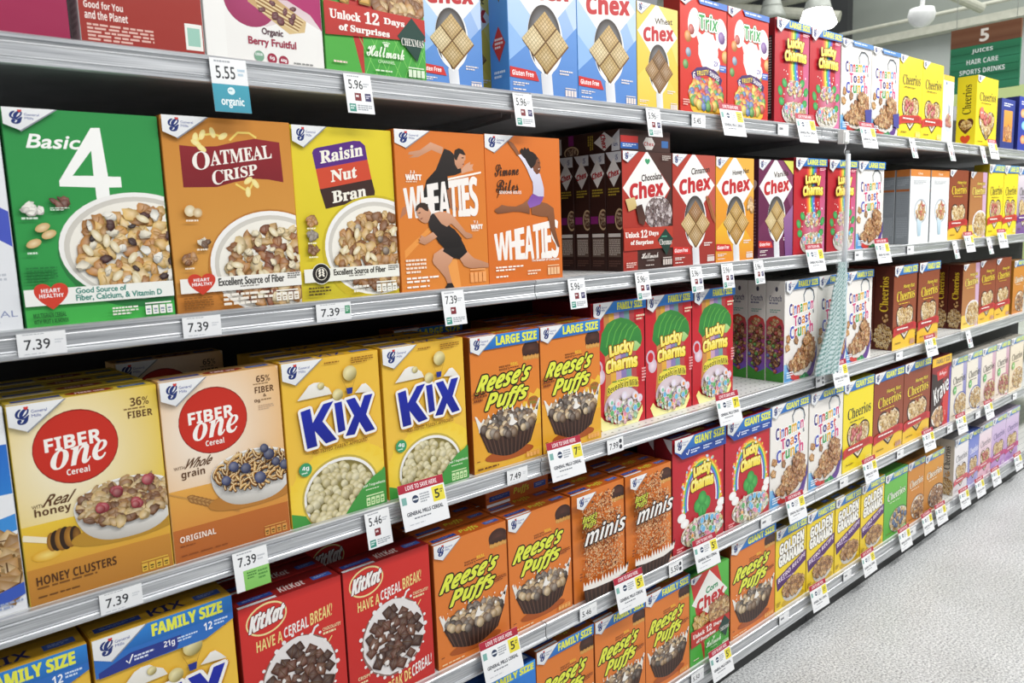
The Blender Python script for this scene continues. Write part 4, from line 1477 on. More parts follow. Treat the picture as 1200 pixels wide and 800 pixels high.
def promo(p, top):
    """festive green bottom with the surprise band, used on two boxes"""
    p.rect(0, 0, 100, 100, '#c9342c', '#b8302a')
    p.poly([(0, 0), (34, 100), (0, 100)], '#58b848', '#4aa83e')
    p.poly([(70, 0), (100, 0), (100, 60)], '#58b848', '#4aa83e')
    p.poly([(36, 66), (100, 60), (100, 100), (36, 100)], '#58b848', '#3f9e3c')
    for i in range(7):
        p.stroke([(36 + i * 10, 100), (60 + i * 10, 62)], .6, '#7ccb60')
        p.stroke([(20 + i * 12, 62), (50 + i * 12, 100)], .6, '#7ccb60')
    if top == 'corn':
        p.poly([(49, 1), (96, 33), (48, 51), (4, 31)], '#f2f1ec', '#e9e7e0')
        p.on('title_lettering')
        p.up(2)
        p.on('variety_lettering')
        p.text('Corn', [(40, 19.8), (70, 17.8), (70, 24.4), (40, 26.4)], '#2c8f5c', 'N', out='#2c8f5c', ow=.6)
        p.on('title_lettering')
        p.text('Chex', [(17, 29), (86, 24.6), (86, 38.6), (17, 43)], '#c0272c', 'B', out='#c0272c', ow=.9)
        p.on('bowl_print')
    else:
        p.on('bowl_print')
    p.up(2)
    p.ell(74, 52, 30, 13, '#8a3a28')
    p.pieces(74, 52, 28, 12, 70, 5, ['#a8703a', '#c99a58', '#8a5a30', '#d8b478'], 'flake')
    p.pieces(24, 52, 16, 6, 8, 6.5, ['#e0b85c', '#d0a040'], 'square')
    p.on('front_print')
    p.poly([(0, 60), (100, 62), (100, 75), (0, 79)], '#c23228', '#b42e26')
    for s, q in (('Unlock', (5, 64.6, 34, 69.4)), ('12', (38, 63, 52, 69.6)), ('Days', (57, 64.6, 78, 69)), ('of Surprises', (13, 72, 62, 76.6))):
        p.text(s, q, '#f8f0ea', 'S', out='#f8f0ea', ow=.25)
    p.poly([(70, 74), (86, 62), (100, 72), (90, 88)], '#173f35')
    p.text('CHEXMAS', (74, 74.6, 98, 79), '#e8e4dc', 'S')
    p.text('\u265b', (54, 78.6, 62, 81.6), '#eef6e4', 'N')
    p.text('Hallmark', (38, 81.6, 76, 88), '#eef6e4', 'C', out='#eef6e4', ow=.2)
    p.text('CHANNEL', (49, 89.6, 66, 91.4), '#dcebd0', 'N')
    p.fine(46, 95.4, 70, 97, 1, '#dcebd0')
    p.facts(80, 91.6, 98, 97.6, '#dcebd0', 4)
    p.fine(6, 93, 24, 95, 1, '#f0d0c8')
    if top == 'corn':
        p.logo(27, 8)


def art_chex_corn(p):
    promo(p, 'corn')


def art_chex_green(p):
    promo(p, None)


def oats(p, o):
    """round oat cereal: o = colours and banner of one variety"""
    bg, bg2 = o['bg']
    p.rect(0, 0, 100, 100, bg, bg2)
    if 'low' in o:
        p.poly([(0, 80), (100, 78), (100, 100), (0, 100)], o['low'], o['low'])
    if 'side' in o:
        p.poly([(74, 0), (100, 0), (100, 100), (82, 100)], o['side'][0], o['side'][1])
    t = 30 if o.get('banner') else 22
    p.on('title_lettering')
    p.up(2)
    if o.get('over'):
        p.on('variety_lettering')
        p.text(o['over'], (42, t - 7, 90, t - 1), o['ink'], 'I', out=o.get('edge'), ow=.8)
    p.on('title_lettering')
    p.text('Cheerios', [(14, t + 1), (92, t - 2), (92, t + 11), (14, t + 13)], o['ink'], 'S', out=o.get('edge') or o['ink'], ow=1.0 if o.get('edge') else .2)
    p.on('bowl_print')
    p.up(2)
    if o.get('heart', True):
        p.text('\u2665', (14, 49, 88, 90), '#3a1c14', 'N', out='#3a1c14', ow=1)
        p.text('\u2665', (17, 50.4, 85, 88), '#f2e8d8', 'N')
        for (u, v, ru, rv, n) in ((36, 58, 16, 6.4, 16), (66, 58, 16, 6.4, 16), (51, 68, 26, 7, 24), (51, 77, 11, 4.5, 8)):
            p.pieces(u, v, ru, rv, n, 5, o.get('fill', RINGS), 'ring')
        if o.get('berry'):
            p.pieces(44, 60, 22, 6, 7, 5, ['#c9443c', '#d8606a'], 'ball')
    else:
        p.bowl(66, 78, 44, 20, wall=o.get('bowl', '#f0ece6'), rim=3)
        p.pieces(66, 78, 37, 16, 60, 5, o.get('fill', RINGS), 'ring')
        if o.get('berry'):
            p.pieces(64, 76, 30, 12, 10, 5, [o['berry']] if isinstance(o['berry'], str) else ['#c9443c', '#d8606a'], 'ball')
    p.on('front_print')
    p.up(2)
    if o.get('ribbon'):
        c = o['ribbon']
        p.poly([(-1, 75), (14, 72.6), (86, 70), (101, 72.6), (101, 81), (86, 79), (14, 82.4), (-1, 85)], c)
        p.poly([(10, 74.4), (88, 71.6), (88, 77.4), (10, 80.4)], mixhex(c, '#000000', .12))
        p.fine(16, 75, 84, 78, 1, '#f8f0ea', .9)
    if o.get('badge'):
        p.ell(24, 52, 10, None, o['badge'])
        p.fine(18, 50.6, 30, 53.4, 2, '#fff')
    p.fine(20, t + 15, 86, t + 16.6, 1, o.get('ink2', o['ink']))
    p.fine(10, 92, 44, 94, 1, o.get('ink2', '#7a5a20'))
    p.facts(74, 91, 96, 97.4, mixhex(bg2, '#ffffff', .45), 4)
    if o.get('banner'):
        p.banner(o['banner'], 10.4, o.get('bcol', '#2f7fd0'), u0=34, u1=97)
    else:
        p.logo(32, 10)


OATS = {
    'honey_family': dict(bg=('#8a4024', '#9a4c28'), low='#f0c234', over='Honey Nut', ink='#f4d43c', edge='#4a2010', ribbon='#c42a2e', banner='FAMILY SIZE', bcol='#3a82cc'),
    'honey_giant': dict(bg=('#8c3f22', '#98482a'), low='#f0c436', over='Honey Nut', ink='#f4d43c', edge='#4a2010', ribbon='#c42a2e', banner='GIANT SIZE', bcol='#2a6fc0'),
    'honey_plain': dict(bg=('#8a3c22', '#96482a'), low='#eebf3a', over='Honey Nut', ink='#f2cf3a', edge='#4a2010', ribbon='#c42a2e'),
    'yellow_plain': dict(bg=('#f4dc2c', '#f2d82c'), ink='#3a3420', ribbon='#cf3a34', berry=True),
    'yellow_wide': dict(bg=('#f4dc2c', '#f2d82c'), ink='#3a3420', berry=True, badge='#e07a6a'),
    'yellow_large': dict(bg=('#f4dc2c', '#f2d82c'), ink='#3a3420', ribbon='#cf3a34', berry=True, banner='LARGE SIZE', bcol='#5a9ad0'),
    'yellow_giant': dict(bg=('#f2de2a', '#f0d828'), ink='#2c2a1c', ribbon='#c9342e', berry=True, banner='GIANT SIZE', bcol='#3488c8'),
    'honey_light': dict(bg=('#a8683c', '#b8804a'), low='#f0cc5a', side=('#c9a0c0', '#d8b8d0'), over='Honey Nut', ink='#f4e06a', edge='#6a3a1c', heart=False, bowl='#f4f0f6'),  # specular glare put into the colours: paler brown and a mauve side
    'purple': dict(bg=('#e9e2e4', '#6a3a8c'), ink='#2c2a24', ribbon='#6a2f8a', banner='LARGE SIZE', bcol='#4a90d0'),
    'cream_blue': dict(bg=('#ece6d8', '#e6dccc'), side=('#b8b0d0', '#4a5ab0'), ink='#3a342a', heart=False, bowl='#3a4aa0', badge='#6fb86a', banner='LARGE SIZE', bcol='#7ab0d0'),
    'cream_red': dict(bg=('#efe8da', '#e6d6c8'), side=('#d8c0d0', '#c04a5a'), ink='#3a342a', heart=False, bowl='#b85a8a', badge='#6fb86a', berry='#b8444a', banner='LARGE SIZE', bcol='#7ab0d0'),
    'cream_tan': dict(bg=('#efe6d2', '#e6cfa8'), ink='#4a3c26', heart=False, bowl='#c0843c', badge='#8fc070', banner='LARGE SIZE', bcol='#8ab8d0'),
    'green': dict(bg=('#6fbf4c', '#5aae40'), ink='#f6f8ea', edge='#3a7a2c', heart=False, bowl='#3f7f3a', berry='#4a6a9a', banner='FAMILY SIZE', bcol='#4a9ad0'),
    'orange': dict(bg=('#d08a2e', '#c87c28'), ink='#f8efd8', edge='#7a4014', heart=False, bowl='#8a5424', banner='FAMILY SIZE', bcol='#5a9ad0', fill=['#7a4a24', '#a8703a', '#c9924e']),
    'amber': dict(bg=('#dc9a34', '#b87426'), ink='#f8efd8', edge='#7a4014', heart=False, bowl='#4a2c18', banner='FAMILY SIZE', bcol='#5a9ad0', fill=['#5a3420', '#8a5a34', '#a8784a']),
    'white_family': dict(bg=('#ece9ea', '#e6dfe2'), ink='#6a6a70', ribbon='#d8606a', banner='FAMILY SIZE', bcol='#7fb4dc', ink2='#a0a0a8'),
    'blue_family': dict(bg=('#5a74c8', '#b8b0dc'), ink='#e8e6f4', ribbon='#d8687a', banner='FAMILY SIZE', bcol='#4a70c8', ink2='#cfd4f0'),
    'pink_family': dict(bg=('#ece0e6', '#e6b8c8'), ink='#8a7a84', ribbon='#d85a74', banner='FAMILY SIZE', bcol='#8fc0dc', ink2='#b8a0ac', berry=True),
    'violet_family': dict(bg=('#d8c8e2', '#b88ac8'), ink='#6a5a8a', ribbon='#c94a84', banner='FAMILY SIZE', bcol='#8fb8e0', ink2='#9a8ab8'),
}


def oat_art(k):
    return lambda p: oats(p, OATS[k])


def art_krave(p):
    p.rect(0, 0, 100, 100, '#8c1c24', '#7a1822')
    p.poly([(0, 20), (60, 30), (40, 100), (0, 100)], '#2a1614', '#3a1c18')
    p.poly([(60, 60), (100, 40), (100, 100), (64, 100)], '#d83a34', '#c22c30')
    p.poly([(92, 20), (100, 16), (100, 100), (90, 100)], '#5a4ab0', '#7a6ac0')
    p.on('size_banner')
    p.rect(0, 0, 100, 12, '#efc02e')
    p.text('FAMILY SIZE', (20, 2.6, 92, 9), '#2a2a5a', 'B')
    p.on('title_lettering')
    p.up(2)
    p.poly([(24, 20), (84, 16), (80, 30), (30, 33)], '#c92a2a')
    p.text("Kellogg's", (36, 20, 74, 28), '#fff', 'C')
    p.text('Krave', [(10, 40), (90, 32), (90, 54), (14, 64)], '#f6f3f0', 'B', out='#1c1012', ow=1.8, rot=8)
    p.on('bowl_print')
    p.ell(40, 84, 36, 14, '#efe8de', '#f8f4ee')
    p.pieces(40, 84, 31, 11, 34, 6, ['#b98048', '#8a5428', '#d8a868'], 'flake')
    p.stroke([(60, 66), (66, 76), (72, 94)], 9, '#d8342e')
    p.on('front_print')


def art_trix(p):
    p.rect(0, 0, 100, 100, '#d6301f', '#cf2c1e')
    # milk splash behind the name, no figure
    p.ell(28, 22, 12, 13, '#f4efec', '#ffffff', 26, rot=.2)
    p.ell(88, 27, 13, 14, '#f4efec', '#ffffff', 26, rot=-.2)
    p.ell(59, 44, 21, 17, '#f0eae8', '#ffffff', 30, jit=.05)
    p.poly([(30, 26), (50, 32), (70, 34), (92, 30), (76, 44), (60, 48), (42, 44)], '#f6f1ee')
    for u, v, c in ((22, 28, '#c9443c'), (88, 30, '#8a5ab0'), (14, 34, '#e8922c'), (96, 46, '#f0a83a'), (16, 47, '#8fb0c8'), (78, 58, '#e8b02c'), (10, 58, '#5aa84a')):
        p.pieces(u, v, 1, 1, 1, 6, [c], 'ball')
    p.on('title_lettering')
    p.up(3)
    p.text('Trix', [(38, 14.4), (80, 11), (79, 24), (41, 27)], '#2f9a4a', 'B', out='#f4f8ee', ow=2, out2='#1f5a2c', ow2=2.8, rot=-6)
    p.on('slogan_lettering')
    p.poly([(22, 65), (34, 59.6), (54, 57.4), (76, 60), (90, 67), (86, 73), (72, 67), (54, 65), (38, 67), (27, 72)], '#4a2a6a', '#3a2058')
    p.text('FRUITY', [(34, 62.6), (60, 59.6), (60, 64), (36, 66.8)], '#f2d83a', 'B')
    p.text('SHAPES', [(62, 60), (84, 64.6), (82, 69), (62, 64.4)], '#f6f2f4', 'B')
    p.text('6', (26, 63.6, 31, 69.6), '#f6f2f4', 'B')
    p.on('front_print')
    p.ell(76, 53.6, 9, None, '#f2f4f8')
    p.text('2X', (71, 51.4, 81, 55.8), '#6a4a9a', 'B')
    p.rect(84, 54, 99, 60, '#3f6ac0')
    p.fine(86, 55, 98, 59, 2, '#dfe8f8')
    p.on('bowl_print')
    p.poly([(16, 84), (92, 84), (86, 96), (70, 103), (36, 103), (22, 96)], '#f0c63a', '#e6b22c')
    p.ell(54, 82, 38, 13, '#f4efe4', '#f8f4ec')
    p.pieces(54, 81, 36, 12, 76, 5, FRUIT, 'ball')
    p.on('front_print')
    p.fine(4, 88, 18, 94, 3, '#f4c0b4')
    p.poly([(34, 0), (100, 0), (100, 5.4), (40, 5)], '#4a78c8')
    p.fine(40, 1.4, 96, 4, 1, '#dfe8f8')
    p.logo(30, 8.5)


def art_grahams(p):
    p.rect(0, 0, 100, 100, '#f2d62a', '#eccb26')
    p.on('title_lettering')
    p.up(2)
    for s, q in (('GOLDEN', [(12, 20), (92, 15), (92, 28.6), (13, 33)]), ('GRAHAMS', [(10, 34.4), (92, 30), (92, 43), (11, 47)])):
        p.text(s, q, '#f8f6ef', 'B', out='#4a3a2c', ow=2.4)
        p.text(s, q, '#f8f6ef', 'B', out='#f8f6ef', ow=.9)
    p.on('front_print')
    p.up(2)
    p.poly([(2, 60), (100, 42), (100, 56), (6, 76)], '#5a2a72', '#4c2264')
    p.text('RETRO RECIPE', [(8, 61), (97, 45), (97, 50), (9, 67)], '#f4e2f0', 'B')
    p.fine(20, 64, 80, 66, 1, '#cbb0d8')
    p.on('bowl_print')
    p.ell(58, 96, 38, 6, '#c9a41e')
    p.bowl(58, 80, 36, 10, depth=17, rim=2)
    p.pieces(58, 79, 34, 9.5, 56, 5.6, ['#a8703a', '#c28a4c', '#8a5628', '#d0a060'], 'square')
    p.on('front_print')
    p.fine(3, 90, 16, 96, 3, '#9a7a14')
    p.banner('FAMILY SIZE', 11, '#3a86c8', u0=36, u1=98)


def art_magenta(p):
    p.rect(0, 0, 100, 100, '#b3225a', '#9c1c4a')
    p.ell(43, 88.6, 7, None, '#e9dce2')
    p.text('13g', (38.6, 86.6, 47, 89), '#b05a7a', 'B')
    p.fine(39, 89.8, 47, 91, 1, '#b05a7a')


def art_good(p):
    p.rect(0, 0, 100, 100, '#a62f22', '#9c2a1f')
    p.text('Good for You', (4, 79.6, 34, 83), '#f6e9e2', 'B')
    p.text('and the Planet', (4, 84, 37, 88), '#f6e9e2', 'B')
    p.fine(5, 90, 57, 98.4, 5, '#e2b8ac')
    p.rect(84, 84, 99, 97, '#f0efe8')
    p.rect(86, 86, 97, 95, '#9cc9b8')


def art_organic(p):
    p.rect(0, 0, 100, 100, '#b02a6a', '#eceae6')
    p.poly([(0, 0), (100, 0), (100, 78), (90, 70), (70, 64), (40, 66), (0, 84)], '#a82a64', '#b02a6a')
    p.poly([(0, 50), (20, 68), (50, 80), (80, 72), (100, 78), (100, 100), (0, 100)], '#f1f0ec', '#eceae6')
    p.rect(0, 50, 16, 100, '#f1f0ec')
    p.ell(38, 67, 22, 14, '#9c2c5c', '#a8386a', 36)
    p.on('bowl_print')
    p.poly([(36, 63), (44, 58), (86, 74), (84, 80), (70, 82), (36, 68)], '#b9905a', '#d8bd88')
    for i in range(9):
        p.stroke([(40 + i * .6, 62 + i * 1.2), (84 - i * .8, 74 + i * .8)], .9, '#8a6234' if i % 2 else '#e6d2a4')
    p.pieces(62, 71, 18, 5, 8, 3, ['#6a2430'], 'flake')
    p.on('title_lettering')
    p.text('Organic', (46, 80.6, 64, 85), '#5a3a44', 'N', out='#5a3a44', ow=.2)
    p.text('Berry Fruitful', (34, 86, 75, 91), '#a0304a', 'N', out='#a0304a', ow=.25)
    p.on('front_print')
    p.ell(42, 95.8, 4.2, None, '#7aa48a')
    p.text('USDA', (39, 94.2, 45, 95.6), '#fff', 'B')
    p.ell(53, 96.4, 4.2, None, '#9c2440')
    p.ell(63, 97, 4.2, None, '#9c2440')
    p.text('6g', (51, 95, 55, 97.4), '#fff', 'B')
    p.text('44g', (60.4, 95.8, 65.6, 98), '#fff', 'B')
    p.fine(72, 97, 98, 98.6, 1, '#8a8a88')


def art_white_back(p):
    p.rect(0, 0, 100, 100, '#eef0f0', '#f2f3f3')
    p.rect(0, 0, 100, 9, '#d8853a')
    p.text('Chex', (38, 3.4, 62, 6.4), '#f6e6d8', 'B')
    p.on('bowl_print')
    p.ell(56, 56, 34, 17, '#b8c0c8', '#dfe6ea', 30)
    p.ell(56, 56, 28, 14, '#f4f2ee', None, 30)
    p.pieces(56, 56, 24, 11, 30, 5, ['#c99a50', '#a8643c', '#c9443c', '#e0c48c'], 'flake')
    p.poly([(36, 66), (62, 70), (58, 90), (44, 90)], '#cfe0ea', '#a8c4d4')
    p.on('front_print')
    p.fine(16, 14, 84, 20, 3, '#c9ccd0')


def art_white_narrow(p):
    p.rect(0, 0, 100, 100, '#eef0f1', '#e2e5e8')
    p.rect(0, 0, 100, 8, '#ecc640')
    p.ell(30, 12, 5, 2.4, '#4a6ab0')
    p.on('bowl_print')
    p.poly([(50, 40), (70, 46), (64, 60), (54, 60)], '#b8bec6', '#8a9098')
    p.ell(56, 70, 34, 13, '#c9ced4', '#e8ecee')
    p.pieces(56, 68, 26, 9, 24, 8, ['#c97a6a', '#c9a068', '#b8584a'], 'flake')
    p.on('front_print')


def art_cookie_blue(p):
    p.rect(0, 0, 100, 100, '#2f7fd6', '#2a6cc0')
    p.on('size_banner')
    p.poly([(0, 0), (100, 0), (100, 9), (20, 10), (0, 10)], '#3f9ae6', '#3288d8')
    p.text('FAMILY SIZE', (36, 2, 97, 7.6), '#e9ec4e', 'B', out='#e9ec4e', ow=.4)
    p.on('bowl_print')
    p.bowl(52, 82, 44, 14)
    p.pieces(52, 81, 38, 11, 40, 6, ['#b98048', '#8a5428', '#c9985a'], 'ring')
    p.on('front_print')


def art_far_blue(p):
    p.rect(0, 0, 100, 100, '#2c3c96', '#26347f')
    p.fine(18, 8, 82, 16, 2, '#f0f2f8')
    p.on('bowl_print')
    p.rect(20, 22, 84, 84, '#e8a24a', '#d88a34')
    p.pieces(52, 66, 26, 14, 30, 6, ['#c97a34', '#e0a860', '#a85a24'], 'flake')
    p.on('front_print')


def art_far_shapes(p):
    p.rect(0, 0, 100, 100, '#2a3ca8', '#2434a0')
    for u, v, c in ((30, 30, '#e89a4a'), (70, 24, '#f2d83a'), (40, 52, '#6fc0e0'), (76, 60, '#e86a9a'), (36, 78, '#f08a3a'), (70, 84, '#f2e6f0')):
        p.ell(u, v, 18, 8, c, mixhex(c, '#ffffff', .5), 18)
    p.fine(16, 8, 84, 16, 2, '#f6f6fa')


def art_sliver_white(p):
    p.rect(0, 0, 100, 100, '#eef0f2', '#e6e8ec')
    p.poly([(60, 30), (100, 46), (100, 62), (50, 40)], '#4a5ac0')
    p.fine(70, 74, 94, 80, 3, '#c0c4cc')
    p.text('CEREAL', (66, 91, 98, 94), '#8a94b8', 'N')
    p.fine(60, 95.6, 98, 97.4, 1, '#8a94b8')


def art_sliver_wheat(p):
    p.rect(0, 0, 100, 100, '#f0f2f4', '#e8eaee')
    p.rect(50, 18, 100, 42, '#2a6cc8', '#2f7fd0')
    p.poly([(40, 60), (100, 52), (100, 60), (50, 68)], '#3f8fd8')
    p.on('bowl_print')
    p.pieces(84, 76, 26, 13, 44, 9, ['#b98a4c', '#c9a060', '#a0743a', '#d8b47c'], 'square')
    p.poly([(40, 96), (100, 86), (100, 92), (60, 100), (40, 100)], '#3a5ab8')
    p.on('front_print')
    p.fine(76, 94, 98, 98, 2, '#9aa8c8')


# ------------------------------------------------------------------ tops and sides
def top_plain(name, ink, style='B', oval=None, strip='#23408c', badge=True, s2='#3a5aa8'):
    def f(p):
        if oval:
            p.ell(56, 55, 17, 30, oval)
            p.text(name, (46, 42, 66, 68), ink, style)
        else:
            p.text(name, (42, 28, 68, 78), ink, style)
        p.poly([(4, 40), (36, 40), (36, 70), (4, 70)], strip)
        p.fine(8, 48, 33, 62, 2, mixhex(strip, '#ffffff', .35))
        p.poly([(76, 38), (96, 38), (96, 72), (76, 72)], s2)
        p.fine(79, 46, 93, 64, 2, mixhex(s2, '#ffffff', .5))
        p.stroke([(0, 52), (3, 52)], .8, '#2a2018')
        if badge:
            p.poly([(0, 84), (36, 84), (36, 100), (0, 100)], '#e4e6ea')
    return f


def side_nutrition(c, ink, panel='#f2efe8', word=None, wc='#f0d23a', low=None):
    def f(p):
        if word:
            p.text(word, (22, 10, 78, 46), wc, 'S') if False else None
            # lettering running up the side
            vs, ts, asp = glyphs(word, 'S')
            off = [(74 - (1 - t) * 46, 54 - s * 42) for s, t in vs]
            p.on('side_lettering')
            p.tris(off, ts, [srgb(wc)] * len(off))
            p.up(2)
            p.on('side_print')
            if low == 'rings':
                p.pieces(50, 84, 46, 15, 46, 11, RINGS, 'ring')
                p.pieces(60, 62, 16, 4, 4, 9, ['#d8a050'], 'flake')
            elif low == 'heart':
                p.text('\u2665', (10, 60, 90, 82), '#5a2a1c', 'N')
                p.pieces(50, 69, 26, 6, 22, 9, RINGS, 'ring')
                p.text('\u2665', (24, 84, 76, 97), '#cf4a2c', 'N')
        else:
            p.rect(12, 18, 88, 80, panel)
            p.fine(18, 21, 82, 78, 22, ink)
            p.fine(14, 84, 86, 94, 4, mixhex(c, '#ffffff', .3))
    return f


def side_choc(p):
    p.poly([(0, 0), (100, 0), (100, 9), (40, 9), (20, 5)], '#d8dade')
    p.text('G', (62, 2, 80, 7), '#1d3273', 'C')
    p.poly([(50, 5), (96, 17), (50, 29), (4, 17)], '#eceae6')
    p.text('Chex', [(16, 16.4), (84, 13.6), (84, 19), (16, 21.6)], '#b8262c', 'B', out='#b8262c', ow=1)
    p.fine(14, 30, 86, 37, 3, '#b8a23a')
    p.rect(0, 53, 50, 59.4, '#8a2a78')
    p.ell(84, 56, 30, 9, '#c9b08a')
    p.ell(86, 56, 25, 7.4, '#5a3a2c')
    p.pieces(84, 56, 20, 6, 12, 10, ['#8a6a50', '#6a4a38', '#b09070'], 'flake')
    p.rect(10, 68, 90, 71, '#e6e2dc')
    p.rect(10, 72, 90, 88, '#6a5a50')
    p.fine(14, 73, 86, 87, 9, '#c9beb4')
    p.fine(12, 91, 88, 97, 3, '#6a4a40')


def side_crunch(p):
    p.ell(56, 8, 8, 2.4, '#4a4a58')
    p.text('Crunch', (16, 14, 84, 20), '#4a4a6a', 'B')
    p.fine(16, 21, 84, 24, 1, '#7a7a90')
    p.fine(20, 28, 80, 32, 2, '#8ab0a0')
    p.poly([(0, 78), (100, 72), (100, 100), (0, 100)], '#58a83c', '#3f8f34')
    p.poly([(0, 40), (16, 36), (50, 34), (90, 38), (100, 44), (100, 88), (60, 92), (0, 86)], '#d8502e', '#6a58c0')
    p.pieces(48, 62, 42, 24, 70, 11, CINN + ['#8a4a2a', '#5a2f1c'], 'square')
    p.pieces(50, 70, 40, 20, 8, 9, ['#c93a34', '#3f6ac0', '#58a83c'], 'ball')


def side_rice(p):
    p.rect(0, 0, 100, 100, '#6aa6e0', '#4a8ad0')
    woven(p, 56, 22, 34, 15)
    p.poly([(50, 54), (86, 66), (50, 78), (14, 66)], '#c93a34')
    p.fine(28, 62, 72, 70, 3, '#f6e0dc')
    p.fine(20, 84, 80, 90, 2, '#dfe8f4')


def side_white(p):
    p.rect(0, 0, 100, 9, '#c9793a')
    p.rect(0, 26, 100, 29, '#b0683a')
    p.fine(10, 33, 90, 60, 14, '#9aa0a8')
    p.fine(10, 64, 90, 92, 12, '#a8aeb6')
    p.fine(10, 13, 90, 22, 4, '#aab0b8')
    p.stroke([(99, 0), (99, 100)], 3, '#c0c4c8')
    p.stroke([(1, 0), (1, 100)], 3, '#8a8e92')


